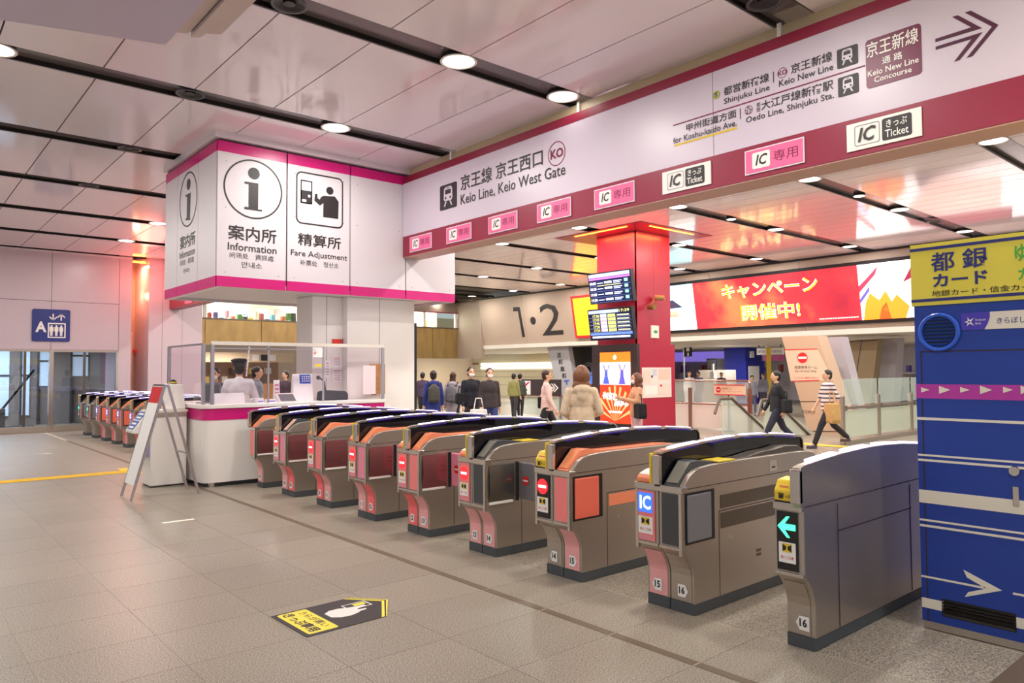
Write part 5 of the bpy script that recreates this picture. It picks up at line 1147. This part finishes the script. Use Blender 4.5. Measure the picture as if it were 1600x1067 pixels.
ca, cb = px(fr, 1254, 559); flat('no_entry_disc', fr, [circ(ca, cb, .135)], M['redink'], npn, .006, .002); flat('white_bar', fr, [rect(ca-.11, cb-.03, ca+.11, cb+.03)], M['white'], npn, .009, .001)
ltext(fr, '降車専用ホーム', 1242, 576.5, 571.5, 1277, M['ink'], npn, .0, 0, .007); ltext(fr, 'For Arrival Only', 1243, 581.5, 578, 1276, M['ink'], npn, n=.007); ltext(fr, 'ここからはご乗車できません', 1240, 592, 588.5, 1280, M['redink'], npn, n=.007)
onp(((1245, 627), (1290, 626.4), (1290.4, 627.6), (1245.4, 628.2)), M['ink'], 'dark_line'); ltext(fr, '京王線', 1252.5, 645.5, 640.5, 1268, M['ink'], t, n=.006); onp(((1263, 673), (1322, 673.6), (1322, 675), (1263.4, 674.4)), M['ink'], 'dark_line')
t2, fr = pier('inclined_pier', 'grey inclined pier behind the tan notice pier', ((1279, 527), (1314, 526), (1342, 640), (1330, 676)), 18.7, .4, pgrey)
t2, fr = pier('inclined_pier', 'olive brown V shaped pier behind the right glass fence', ((1320, 533), (1372, 529), (1360, 632), (1336, 634)), 22.6, .4, polive); ltt = t2
onp(((1346, 531), (1347.2, 531), (1338, 590), (1337, 590)), M['gap'], 'joint', ltt); onp(((1320, 533.5), (1372, 531), (1372, 532), (1320, 534.5)), M['gap'], 'joint', ltt)
t2, fr = pier('inclined_pier', 'pale grey inclined pier at the left edge of the blue kiosk', ((1374, 529), (1403, 528), (1396, 632), (1366, 634)), 23.6, .5, pgrey)
t2, fr = pier('banner_pier', 'grey inclined pier with vertical black lettering left of the advertising screen', ((855, 543), (887, 540), (905, 640), (880, 643)), 21.9, .25, mat('pier_banner_grey', '#a9a6aa', .45)); bpier = t2
for k, chx in enumerate('送料無料'):
    a0, b0 = px(fr, 870.5+2.7*k, 559+10.8*k); flat_h = .21
    text(fr, chx, (a0, b0, a0+.24, b0+.23), M['ink'], bpier, .02, 0, .008)
onp(((881, 594), (889, 593.5), (889.5, 596), (881.5, 596.5)), mat('print_blue2', '#3a5ab8', .5), 'blue_mark', bpier); onp(((884, 596), (886, 596), (887, 601), (885, 601)), mat('print_blue2', '#3a5ab8', .5), 'blue_mark', bpier)
dk = thing('dark_shopfront', 'dark shop front with a blue lit panel between the banner pier and the signage', 'shop front'); q = bx(XF(23.0), 885, 640, 960, 543); box('facade', mat('facade_dark', '#2c2a30', .4), 23, 23.2, -q[2], -q[0], 0, 2.615, dk)
q = bx(XF(22.97), 918, 600, 926, 581); box('blue_panel', mat('blue_lit', '#3f74d8', .4, emit=.9), 22.97, 23, -q[2], -q[0], q[1], q[3], dk)
ca, cb = px(XF(22.96), 920, 577); flat('arch_mark', XF(22.96), [('ring', circ(ca, cb, .3), circ(ca, cb, .25)), ('ring', circ(ca, cb, .2), circ(ca, cb, .15))], M['grey'], dk)

# ================================================================= RAILINGS
def tube_path(pts, r, nm, m, par, n=8):
    b = MB()
    for a, c in zip(pts, pts[1:]): b.tube(a, c, r, n=n)
    for p in pts[1:-1]: b.ball(p, r, 8, 6)
    return b.build(nm, m, par)
brown = mat('rail_bronze', '#a37f70', .3, .8)
FR1 = XF(16.75)
ya0, yb0 = -px(FR1, 1040, 600)[0], -px(FR1, 1172, 600)[0]; zt_ = px(FR1, 1172, 595)[1]; zm_ = px(FR1, 1172, 633)[1]
r1_ = thing('stair_railing', 'glass and white panel railing with a bronze rail right of the red column', 'railing')
tube_path([(16.75, ya0, zt_), (16.75, yb0+.05, zt_), (16.75, yb0, zt_-.06), (16.75, yb0, zt_-.5)], .022, 'top_rail', brown, r1_); tube_path([(16.75, ya0, zm_), (16.75, yb0, zm_)], .025, 'mid_rail', brown, r1_)
for u in (1079, 1172): y = -px(FR1, u, 640)[0]; box('post', brown, 16.72, 16.78, y-.05, y+.05, 0, zm_+.42, r1_)
box('glass_panel', M['glassgreen'], 16.745, 16.755, yb0+.06, ya0, zm_+.04, zt_-.03, r1_); box('white_panel', M['offwhite'], 16.74, 16.76, yb0+.05, ya0, .05, zm_-.03, r1_)
ns = thing('no_entry_sign', 'small cream no entry sign with red borders on the stair railing', 'sign'); FNS = XF(16.60)
q = bx(FNS, 1116, 617, 1164, 601); box('board', mat('sign_peach', '#f6dcbc', .5), 16.60, 16.62, -q[2], -q[0], q[1], q[3], ns)
for z0, z1 in ((q[1], q[1]+.025), (q[3]-.025, q[3])): box('red_border', M['redink'], 16.59, 16.6, -q[2], -q[0], z0, z1, ns)
FNS2 = XF(16.597); c_ = (q[0]+.13, (q[1]+q[3])/2); flat('no_entry_disc', FNS2, [circ(*c_, .075, n=20)], M['redink'], ns); flat('white_bar', FNS2, [rect(c_[0]-.05, c_[1]-.014, c_[0]+.05, c_[1]+.014)], M['white'], ns, .005, .001)
text(FNS2, '降車専用ホーム', (q[0]+.24, c_[1]+.0, q[0]+.52, c_[1]+.065), mat('red_brown_print', '#b06a52', .5), ns); text(FNS2, 'For Arrival Only', (q[0]+.26, c_[1]-.06, q[2]-.06, c_[1]-.03), mat('red_brown_print', '#b06a52', .5), ns)
y = -px(FNS, 1137, 620)[0]; MB().tube((16.64, y, 0), (16.64, y, q[1]), .025).build('pole', M['grey'], ns); MB().lathe([(.15, 0), (.15, .03), (.0001, .04)], (16.64, y, 0), 16).build('base', M['grey'], ns)
FR2 = YF(7.25)
r2_ = thing('glass_fence', 'frosted glass fence with silver posts at the right, left of the kiosk', 'fence')
xs_ = [px(FR2, u, 640)[0] for u in (1316, 1372, 1423)]; xs_.append(xs_[-1]+2.6); ztop, zmid, zbot = px(FR2, 1316, 592)[1], px(FR2, 1316, 638)[1], px(FR2, 1316, 689)[1]
for x in xs_: box('post', M['steel'], x-.045, x+.045, 7.21, 7.29, 0, zmid+.25, r2_)
for a, b in zip(xs_, xs_[1:]):
    box('upper_pane', M['glassgreen'], a+.06, b-.06, 7.24, 7.255, zmid+.06, ztop, r2_); box('lower_pane', frosted('frosted_glass', '#d2dcc8', .8, .2), a+.06, b-.06, 7.24, 7.255, zbot+.06, zmid-.05, r2_)
    box('mid_rail', M['steel'], a+.045, b-.045, 7.22, 7.28, zmid-.03, zmid+.03, r2_)
    box('glass_clamp', M['chrome'], a+.04, a+.13, 7.2, 7.24, zmid-.05, zmid+.05, r2_)
box('base_rail', M['steel'], xs_[0], xs_[-1], 7.18, 7.32, 0, zbot, r2_)
r3_ = thing('escalator_balustrade', 'sloping escalator balustrade descending behind the dark walker', 'balustrade')
FE = YF(8.9); e0, e1 = px(FE, 1190, 625), px(FE, 1262, 690)
for y in (8.9, 10.0): 
    tube_path([(e0[0]-.2, y, e0[1]-.35), (e0[0], y, e0[1]), (e0[0]+.5, y, e0[1]), (e1[0]+.6, y, -.3)], .035, 'handrail', M['steel_dark'], r3_)
    MB().add([(e0[0]+.1, y, 0), (e0[0]+.1, y, e0[1]-.05), (e0[0]+.5, y, e0[1]-.05), (e1[0]+.45, y, 0), (e0[0]+.1, y+.02, 0), (e0[0]+.1, y+.02, e0[1]-.05), (e0[0]+.5, y+.02, e0[1]-.05), (e1[0]+.45, y+.02, 0)], [(0, 1, 2, 3), (7, 6, 5, 4), (0, 4, 5, 1), (1, 5, 6, 2), (2, 6, 7, 3)]).build('glass_side', M['glassgreen'], r3_)
FR3 = XF(17.2)
r4_ = thing('stair_railing', 'glass railing with a pink top rail left of the person in the cream coat', 'railing')
yq = lambda u: -px(FR3, u, 620)[0]
zr = px(FR3, 850, 618)[1]; tube_path([(17.2, yq(806), zr), (17.2, yq(925), zr)], .028, 'top_rail', mat('rail_pink_bronze', '#cf9a90', .3, .5), r4_)
for u in (810, 876, 925): box('post', M['steel'], 17.17, 17.23, yq(u)-.03, yq(u)+.03, 0, zr+.0, r4_)
for a, b in ((810, 876), (876, 925)): box('glass_panel', M['glassgreen'], 17.195, 17.205, yq(b)+.05, yq(a)-.05, .08, zr-.05, r4_)
as_ = thing('arrow_sign', 'dark direction sign with a white arrow and a poster above the railing', 'sign')
FA = XF(17.02); q = bx(FA, 811, 617, 876, 593); box('board', mat('sign_brown_black', '#3a2e30', .4), 17.02, 17.06, -q[2], -q[0], q[1], q[3], as_)
for a in (q[0]+.1, q[2]-.1): box('stand_post', M['grey'], 17.06, 17.09, -a-.02, -a+.02, 0, q[1], as_)
pz = bx(FA, 813, 616, 829, 595); ppl = flat('poster', FA, [rect(*pz)], M['paper'], as_, .003, .003); w, h = pz[2]-pz[0], pz[3]-pz[1]
flat('pink_mark', FA, [[(pz[0]+w*.35, pz[1]+h*.6), (pz[0]+w*.75, pz[1]+h*.92), (pz[0]+w*.95, pz[1]+h*.92), (pz[0]+w*.5, pz[1]+h*.55)]], M['magenta'], ppl, .007, .001); flat('black_mark', FA, [[(pz[0]+w*.2, pz[1]+h*.3), (pz[0]+w*.4, pz[1]+h*.6), (pz[0]+w*.75, pz[1]+h*.3)]], M['black'], ppl, .007, .001)
c_ = px(FA, 868, 606)
for dx in (0, .12): flat('arrow_stroke', FA, [[(c_[0]-.22+dx, c_[1]+.14), (c_[0]-.16+dx, c_[1]+.14), (c_[0]+.02+dx, c_[1]), (c_[0]-.16+dx, c_[1]-.14), (c_[0]-.22+dx, c_[1]-.14), (c_[0]-.05+dx, c_[1])]], M['white'], as_)
flat('arrow_stroke', FA, [rect(c_[0]-.35, c_[1]-.02, c_[0]+.0, c_[1]+.02)], M['white'], as_)

# ================================================================= FLOOR MARKINGS
FF = Fr((0, 0, .002), (1, 0, 0), (0, 1, 0))
fd = thing('floor_sticker', 'black and yellow arrow shaped floor sticker with a pointing hand', 'floor sticker')
O = Vector((1.985, 4.215, .0022)); ux = Vector((1, .022, 0)).normalized(); uy = Vector((-.022, 1, 0)).normalized(); FS_ = Fr(O, ux, uy)
flat('sticker_base', FS_, [[(0, 0), (.565, 0), (.755, .29), (.575, .51), (0, .51)]], mat('sticker_black', '#2b2527', .5), fd, 0, .0012)
M['lemon'] = mat('sticker_yellow', '#f7e34a', .5)
flat('yellow_chevron', FS_, [[(.525, 0), (.565, 0), (.755, .29), (.575, .51), (.53, .51), (.705, .29)]], M['lemon'], fd, .0014, .0004); flat('black_chevron', FS_, [[(.548, 0), (.558, 0), (.74, .29), (.563, .51), (.552, .51), (.726, .29)]], M['black'], fd, .002, .0003)
yb_ = flat('yellow_field', FS_, [rrect(.03, .03, .235, .49, .02)], M['lemon'], fd, .0014, .0004)
FSr = Fr(O, -uy, ux)
text(FSr, 'うらが黒い', (-.45, .155, -.09, .215), M['ink'], yb_, .01, 0, .0025); text(FSr, 'きっぷ専用', (-.47, .05, -.06, .135), M['ink'], yb_, .03, 0, .0025)
flat('hand', FS_, [[(.28, .22), (.33, .175), (.40, .165), (.46, .185), (.49, .205), (.54, .21), (.545, .235), (.49, .24), (.50, .262), (.575, .272), (.57, .305), (.47, .315), (.40, .345), (.33, .345), (.28, .31)]], M['white'], fd, .0022, .0004); flat('ticket', FS_, [('ring', rect(.44, .27, .62, .385), rect(.45, .28, .61, .375))], M['white'], fd, .0014, .0003); flat('ticket_strip', FS_, [rect(.51, .318, .60, .362)], M['lemon'], fd, .002, .0003)
for k, (u0, v0, u1, v1, lb) in enumerate(((254, 817.5, 301, 810, 'nearer pale floor strip left of the gates'), (55, 710, 82, 708.5, 'farther pale floor strip at the left'))):
    p = P(u0, v0, 2, 0); p2 = P(u1, v1, 2, 0); tag(box('floor_strip', mat('pale_strip', '#fbfae8', .4), p.x, p2.x, p.y-.03, p.y+.03, .001, .003), lb, 'floor strip')
tp = thing('tactile_paving', 'yellow tactile paving line across the floor at the left', 'tactile paving')
for k in range(18):
    x = 3.32-.3*(k+1)
    if x < .2: continue
    y0 = 12.98+.0*k
    tl = MB().box(.002, .298, 0, .3, 0, .005).build('tactile_tile', M['yellowpad'], tp, key='tt', loc=(x, y0, .0015))
    b = MB()
    for j in range(4): b.box(.01, .29, .03+.07*j, .06+.07*j, .005, .009)
    o = b.build('tactile_bars', M['yellowpad'], tl, key='tbars'); o['kind'] = 'stuff'
for k in range(2): MB().box(.002, .298, 0, .3, 0, .006).build('tactile_tile', M['yellowpad'], tp, key='tt2', loc=(3.02-.3*0, 12.68+.6*k, .0015))
t2p = thing('tactile_paving', 'yellow tactile paving under the striped walker beyond the gates', 'tactile paving')
for k in range(9): MB().box(.002, .298, .002, .298, 0, .006).build('tactile_tile', M['yellowpad'], t2p, key='tt3', loc=(14.9, 6.6+.3*k, -.002))

# ================================================================= PEOPLE
def capsule(b, p0, p1, r0, r1): b.tube(p0, p1, r0, r1, n=10); b.ball(p0, r0, 10, 6); b.ball(p1, r1, 10, 6)
def remesh(b, name, m, vs, it=3):
    me = b.mesh(name, m); o = bpy.data.objects.new(name, me); COL.objects.link(o)
    md = o.modifiers.new('r', 'REMESH'); md.mode = 'VOXEL'; md.voxel_size = vs
    sm = o.modifiers.new('s', 'SMOOTH'); sm.factor = .5; sm.iterations = it
    bpy.context.view_layer.update()
    n = bpy.data.meshes.new_from_object(o.evaluated_get(bpy.context.evaluated_depsgraph_get()))
    bpy.data.objects.remove(o); n.name = name
    for p in n.polygons: p.use_smooth = True
    n.materials.clear(); n.materials.append(m); return n
def put(me, name, par, s):
    o = bpy.data.objects.new(name, me); COL.objects.link(o); o.parent = par; o.scale = (s, s, s); return o
def stripes_mat():
    if 'striped_cloth' in MATS: return MATS['striped_cloth']
    m = mat('striped_cloth', '#e8d8d8', .8); nt = m.node_tree; tc = nt.nodes.new('ShaderNodeTexCoord'); w = nt.nodes.new('ShaderNodeTexWave'); w.bands_direction = 'Z'; w.inputs['Scale'].default_value = 3.6; w.inputs['Distortion'].default_value = .6
    r = nt.nodes.new('ShaderNodeValToRGB'); r.color_ramp.elements[0].color = lin('#4a4658'); r.color_ramp.elements[0].position = .25; r.color_ramp.elements[1].color = lin('#ead6d4'); r.color_ramp.elements[1].position = .4
    nt.links.new(tc.outputs['Object'], w.inputs['Vector']); nt.links.new(w.outputs[0], r.inputs[0]); nt.links.new(r.outputs[0], nt.nodes['Principled BSDF'].inputs['Base Color']); return m
def cloth(c): return mat('cloth_'+c[1:], c, .85, vary=.10, nscale=14, bump=.2)
def person(label, u, vtop, depth, face, top, bottom, hair='short', haircol='#1d1716', mask=False, walk=0., hem=.86, skirt=False, arms=None, cap=False, hood=False, vs=.016, lean=0., h=None, shoes='#2b2729', sleeves=True, turn=0.):
    d = Vector((0, 0, H))+(Rv*((u-800)/FPX)+Dv*((vtop-533.5)/FPX)+Fv)*depth
    hh = h or d.z; s = hh/(1.725 if not cap else 1.76)
    t = thing('person', label, 'person', (d.x, d.y, 0), math.radians(face)+math.pi/2)
    # joints, front is -Y
    legs = []
    for sx in (-1, 1):
        w = walk*sx
        hip = Vector((.088*sx, 0, .92)); kn = hip+Vector((.005*sx, -.43*math.sin(w*.55)-.02*abs(walk), -.43*math.cos(w*.55)))
        bend = w*.55-(.45*walk if w < 0 else .10*walk)
        an = kn+Vector((0, -.41*math.sin(bend), -.41*math.cos(bend)))
        legs.append([hip, kn, an])
    lowest = min(l[2].z for l in legs)-.085; 
    for l in legs:
        for p in l: p.z -= lowest
    dz = -lowest
    def V(x, y, z): return Vector((x, y-lean*(z-.9), z+dz))
    A = arms or {}
    arm = []
    for sx, k in ((-1, 'r'), (1, 'l')):
        sh_ = V(.158*sx, .01, 1.38)
        e, wst = A.get(k, ((.205*sx, .03+.10*walk*sx, 1.12), (.215*sx, -.05+.16*walk*sx, .885)))
        arm.append((sh_, V(*e), V(*wst), sx))
    b = MB()
    b.ball(V(0, -.012, 1.60), 1, 14, 10, (.074, .09, .105)); b.ball(V(0, -.04, 1.535), 1, 10, 8, (.052, .05, .045))
    b.ball(V(0, -.106, 1.578), .016, 8, 6, (1, 1, 1.5))
    for sx in (-1, 1): b.ball(V(.076*sx, .005, 1.59), 1, 8, 6, (.014, .022, .032))
    capsule(b, V(0, .015, 1.38), V(0, .0, 1.54), .052, .05); capsule(b, V(-.12, .01, 1.385), V(.12, .01, 1.385), .052, .052)
    b.ball(V(0, 0, 1.27), 1, 12, 8, (.15, .10, .16)); b.ball(V(0, 0, 1.09), 1, 12, 8, (.13, .09, .15)); b.ball(V(0, .005, .95), 1, 12, 8, (.15, .105, .11))
    for s_, e, w_, sx in arm: capsule(b, s_, e, .048, .038); capsule(b, e, w_, .038, .026)
    for hp, kn, an in legs: capsule(b, hp, kn, .078, .052); capsule(b, kn, an, .05, .034); capsule(b, an, an+Vector((0, -.13, -.045)), .034, .028)
    me = remesh(b, 'person_body', M['skin'], vs)
    # hands: palm, four fingers, thumb
    hb_ = MB()
    for s_, e, w_, sx in arm:
        dr = (w_-e).normalized(); sd = dr.cross(Vector((0, 0, 1))); sd = Vector((sx, 0, 0)) if sd.length < .5 else sd.normalized(); fw = dr.cross(sd).normalized()
        pc_ = w_+dr*.05; hb_.ball(pc_, 1, 8, 6, (.036, .036, .045)) 
        for k in range(4):
            o_ = fw*(.026-.017*k); L = (.07, .078, .073, .058)[k]; base = w_+dr*.082+o_; mid = base+dr*L*.5; tip = mid+dr*L*.4-sd*sx*.018
            hb_.tube(base-dr*.02, mid, .0085, .008, 6).tube(mid, tip, .008, .0065, 6)
        hb_.tube(w_+dr*.03+fw*.03, w_+dr*.075+fw*.055-sd*sx*.01, .010, .009, 6).tube(w_+dr*.075+fw*.055-sd*sx*.01, w_+dr*.105+fw*.056-sd*sx*.02, .009, .007, 6)
    bm = bmesh.new(); bm.from_mesh(me); h2 = hb_.mesh('h', M['skin']); bm.from_mesh(h2); bm.to_mesh(me); bm.free()
    for p in me.polygons: p.use_smooth = True
    put(me, 'body', t, s)
    # clothes
    c = MB(); g_ = .022
    capsule(c, V(-.12, .01, 1.378), V(.12, .01, 1.378), .062, .062); c.ball(V(0, .0, 1.27), 1, 12, 8, (.168, .122, .17)); c.ball(V(0, 0, 1.10), 1, 12, 8, (.165, .12, .18))
    capsule(c, V(0, .018, 1.38), V(0, .012, 1.43), .07, .062)
    b0 = MB(); n = 16
    for z, rx, ry in ((1.12, .165, .118), (1.0, .172, .125), (hem, .185, .135)):
        b0.v += [tuple(V(rx*math.cos(2*math.pi*i/n), ry*math.sin(2*math.pi*i/n), z)) for i in range(n)]
    b0.f += [(r*n+i, r*n+(i+1) % n, (r+1)*n+(i+1) % n, (r+1)*n+i) for r in range(2) for i in range(n)]+[tuple(range(n)), tuple(range(3*n-1, 2*n-1, -1))]
    c.add(b0.v, b0.f)
    for s_, e, w_, sx in arm:
        capsule(c, s_, e, .058, .050)
        if sleeves: capsule(c, e, e+(w_-e)*.93, .049, .041)
    if hood: c.ball(V(0, .085, 1.41), 1, 12, 8, (.12, .075, .075)); c.ball(V(0, .11, 1.35), 1, 10, 8, (.085, .04, .10))
    tm = top if not isinstance(top, str) else cloth(top)
    put(remesh(c, 'upper_garment', tm, vs), 'jacket' if hood is False else 'hooded_top', t, s)
    c = MB()
    if skirt:
        n = 18
        for z, rx, ry in ((1.0, .155, .115), (.85, .185, .15), (skirt, .235, .2)): c.v += [tuple(V(rx*math.cos(2*math.pi*i/n), ry*math.sin(2*math.pi*i/n), z)) for i in range(n)]
        c.f += [(r*n+i, r*n+(i+1) % n, (r+1)*n+(i+1) % n, (r+1)*n+i) for r in range(2) for i in range(n)]+[tuple(range(n)), tuple(range(3*n-1, 2*n-1, -1))]
    else:
        c.ball(V(0, .005, .95), 1, 12, 8, (.165, .118, .12))
        for hp, kn, an in legs: capsule(c, hp, kn, .095, .07); capsule(c, kn, kn+(an-kn)*.93, .068, .056)
    put(remesh(c, 'lower_garment', cloth(bottom), vs), 'skirt' if skirt else 'trousers', t, s)
    for hp, kn, an in legs:
        c = MB(); capsule(c, an+Vector((0, .02, -.04)), an+Vector((0, -.14, -.052)), .042, .033); c.add(*(lambda q: (q.v, q.f))(MB().box(an.x-.04, an.x+.04, an.y-.17, an.y+.05, an.z-.085, an.z-.065)))
        put(remesh(c, 'shoe', cloth(shoes), .012, 2), 'shoe', t, s)
    # hair, face
    hm = mat('hair_'+haircol[1:], haircol, .42, vary=.35, nscale=50, stretch=(5, 5, 1))
    c = MB(); c.ball(V(0, .014, 1.63), 1, 14, 10, (.087, .098, .092)); c.ball(V(0, .035, 1.58), 1, 12, 8, (.082, .07, .09))
    if hair == 'bob':
        c.ball(V(0, .03, 1.57), 1, 14, 10, (.116, .105, .135)); c.ball(V(0, .05, 1.45), 1, 12, 8, (.128, .08, .10)); c.ball(V(0, .06, 1.40), 1, 12, 8, (.122, .06, .07)); c.ball(V(-.075, -.01, 1.52), 1, 10, 8, (.032, .05, .11)); c.ball(V(.075, -.01, 1.52), 1, 10, 8, (.032, .05, .11))
    elif hair == 'long': c.ball(V(0, .05, 1.48), 1, 12, 8, (.085, .055, .15)); c.ball(V(.03, .07, 1.38), 1, 10, 8, (.05, .035, .12))
    put(remesh(c, 'hair', hm, .011, 2), 'hair', t, s)
    for sx in (-1, 1):
        put(MB().ball(V(.03*sx, -.094, 1.602), .010, 8, 6, (1.2, .6, .7)).mesh('eye', M['eye']), 'eye', t, s)
        put(MB().ball(V(.031*sx, -.094, 1.626), .012, 8, 6, (1.6, .5, .3)).mesh('eyebrow', hm), 'eyebrow', t, s)
    if mask: put(MB().ball(V(0, -.058, 1.545), 1, 14, 10, (.06, .052, .05)).mesh('mask', M['paper'], smooth=True), 'face_mask', t, s)
    else: put(MB().ball(V(0, -.089, 1.535), .014, 8, 6, (1.6, .5, .5)).mesh('mouth', M['lip']), 'mouth', t, s)
    if cap:
        cp_ = MB().lathe([(.092, -.03), (.097, .0), (.124, .03), (.122, .044), (.08, .064), (.0001, .07)], V(0, .005, 1.675), 22); put(cp_.mesh('cap', M['black'], smooth=True), 'cap', t, s)
        put(MB().prism([(.095*math.cos(a), -.06-.10*math.sin(a)) for a in [math.pi*i/10 for i in range(11)]], 1.655+dz, 1.664+dz, 2).mesh('visor', M['black']), 'visor', t, s)
    t['_s'] = s
    return t, s, dz
def bag(t, s, dz, name, label, cat, parts):
    "a bag carried by person t, its own top-level thing at the same place and turn"
    k = thing(name, label, cat, t.location, t.rotation_euler.z)
    for nm, b, m, vs in parts: put(remesh(b, nm, m, vs, 3) if vs else b.mesh(nm, m), nm, k, s)
def backpack(t, s, dz, label, col):
    b = MB(); b.ball((0, .2, 1.17+dz), 1, 12, 9, (.15, .10, .23)); b.box(-.13, .13, .12, .26, .97+dz, 1.30+dz)
    p = MB(); p.box(-.10, .10, .25, .31, 1.0+dz, 1.18+dz)
    st = MB()
    for sx in (-1, 1): st.tube((.10*sx, .14, 1.36+dz), (.12*sx, .02, 1.455+dz), .016, n=6).tube((.12*sx, .02, 1.455+dz), (.13*sx, -.11, 1.36+dz), .016, n=6).tube((.13*sx, -.12, 1.36+dz), (.15*sx, -.10, 1.1+dz), .016, n=6)
    bag(t, s, dz, 'backpack', label, 'backpack', [('bag_body', b, cloth(col), .018), ('front_pocket', p, cloth(col), .014), ('shoulder_strap', st, cloth('#26262a'), 0)])
def handbag(t, s, dz, name, label, col, x, y, z, w, d, h, strap=True):
    b = MB(); b.prism([(x-w*.8, z), (x+w*.8, z), (x+w, z+h*.2), (x+w*.85, z+h), (x-w*.85, z+h), (x-w, z+h*.2)], y-d, y+d)
    st = MB(); pts = [(x-w*.5, y, z+h), (x-w*.3, y, z+h*1.55), (x+w*.3, y, z+h*1.55), (x+w*.5, y, z+h)]
    for a, c in zip(pts, pts[1:]): st.tube(a, c, .011, n=6)
    bag(t, s, dz, name, label, 'bag', [('bag_body', b, cloth(col), .018), ('handle', st, cloth(col), 0)])
AWAY = 49.
t, s, dz = person('officer in a white shirt and black cap seen from behind inside the counter', 374, 558.5, 11.55, 75, '#fbfcff', '#25252c', cap=True, haircol='#2e2420', arms={'r': ((-.26, -.05, 1.12), (-.16, -.25, 1.06)), 'l': ((.26, -.05, 1.12), (.14, -.26, 1.05))}, vs=.014)
t, s, dz = person('masked staff member with a dark cap facing out behind the counter corner', 336, 574, 12.9, 235, '#3a3f52', '#25252c', mask=True, cap=False, vs=.016)
t, s, dz = person('grey clad passer-by with black hair right of the capped officer', 402, 570, 14.2, 320, '#8a94a4', '#3c3c46', walk=.5, vs=.018)
t, s, dz = person('distant dark jacketed person seen through the middle of the acrylic screen', 446, 579, 19, 200, '#4a3a44', '#2c2c34', vs=.022)
t, s, dz = person('person in a navy blue hooded coat walking away', 677, 578, 16.6, 60, '#2c3a86', '#2c3470', hair='short', haircol='#2a1d18', hood=True, hem=.7, walk=.25)
backpack(t, s, dz, 'olive grey backpack on the navy blue coat', '#4a4a44')
t, s, dz = person('person in a grey hooded top and black leggings walking away', 708, 580, 16.9, 40, '#a8a0a8', '#1c1a1e', hair='long', haircol='#4a3020', hood=True, hem=.72, walk=.3)
backpack(t, s, dz, 'grey backpack worn by the person in the grey hooded top', '#6a6a70')
t, s, dz = person('masked person in a dark navy jacket walking beside the grey hooded top', 736, 571, 15.6, 250, '#20222e', '#4a4448', mask=True, walk=.45)
handbag(t, s, dz, 'shoulder_bag', 'black shoulder bag of the masked person in the navy jacket', '#17171b', -.24, -.05, .92+dz, .13, .07, .24)
t, s, dz = person('masked person in a dark brown jacket carrying a white bag', 765, 573.5, 15.3, 245, '#3c3436', '#3a4478', mask=True, walk=.3, haircol='#3a322c')
handbag(t, s, dz, 'shopping_bag', 'big white shopping bag carried by the person in dark brown', '#efe6e2', -.27, -.1, .42+dz, .2, .08, .42)
t, s, dz = person('walker in a pale pink top and dark trousers passing the arrow sign', 854, 573, 15., -42, '#e6c4bc', '#2c2a2e', walk=.75, haircol='#3a241c')
handbag(t, s, dz, 'shoulder_bag', 'black bag at the hip of the walker by the arrow sign', '#151518', .25, .12, .9+dz, .16, .07, .24)
t, s, dz = person('person in a cream hooded coat with brown shoulder length hair, back turned', 908, 570, 9.1, 52, '#ddc4a6', '#cdb496', hair='bob', haircol='#7a4a2a', hood=True, hem=.62, arms={'r': ((-.235, .03, 1.12), (-.14, -.2, 1.05)), 'l': ((.235, .03, 1.12), (.14, -.2, 1.05))}, vs=.012)
t, s, dz = person('masked person in a peach top and pale pink trousers beside the map poster', 994, 582, 13.2, 150, '#d8a07c', '#e4b8bc', hair='bob', haircol='#6a3c28', mask=True, arms={'l': ((.22, -.08, 1.14), (.12, -.3, 1.2)), 'r': ((-.22, -.08, 1.14), (-.1, -.3, 1.2))}, vs=.014)
handbag(t, s, dz, 'tote_bag', 'black tote bag on the arm of the person in peach', '#1b191c', .25, -.02, .82+dz, .19, .08, .3)
t, s, dz = person('walker in black clothes striding past the railing', 1212, 574, 14.6, 140, '#222226', '#2a2c3e', walk=.8)
handbag(t, s, dz, 'shoulder_bag', 'dark shoulder bag of the walker in black', '#1a1a1d', .25, .1, .85+dz, .17, .08, .28)
t, s, dz = person('walker in a striped shirt striding left in front of the tan pier', 1292, 571.5, 15.0, 145, stripes_mat(), '#2a2a30', walk=.85, haircol='#2a2420', sleeves=False, shoes='#4a4450')
handbag(t, s, dz, 'tote_bag', 'tan tote bag carried by the walker in the striped shirt', '#c8a064', .25, -.05, .60+dz, .2, .09, .42)
FARP = [('far person in white clothes behind the railing', 1077, 579, 27, 230, '#f0eef0', '#eceaf0'), ('far person in a lilac top left of the black monitor', 1091, 580, 29.5, 200, '#8a7aa0', '#8088b8'), ('far person with dark hair right of the black monitor', 1127, 581, 31.0, 210, '#4a4050', '#3a3a48'), ('far shopper with black hair before the white poster', 1175, 586, 25.5, 220, '#9aa0b4', '#5a6078'),
        ('far shopper in grey right of the white poster', 1192, 583, 28.0, 190, '#8a8c9c', '#4a4c58'), ('far commuter in olive left of the arrow sign', 803, 583, 24., 20, '#8c8a52', '#3a3a3c'), ('far commuter in dark grey beside the one in olive', 812.5, 583, 24.6, 30, '#4a4c48', '#2a2a2c'), ('distant commuter beside the magenta pier edge', 660.5, 581, 23., 40, '#4a3c50', '#2c2a34'), ('elevator hall visitor in black behind the glass doors', 131, 580, 26.2, 250, '#1c1c22', '#1c1c22'), ('far traveller in pink grey at the left edge of the kiosk', 1404, 575, 31, 200, '#b08a90', '#4a4a58')]
for lb, u, v, dp, fc, tp_, bt in FARP: person(lb, u, v, dp, fc, tp_, bt, vs=.026, walk=.2)
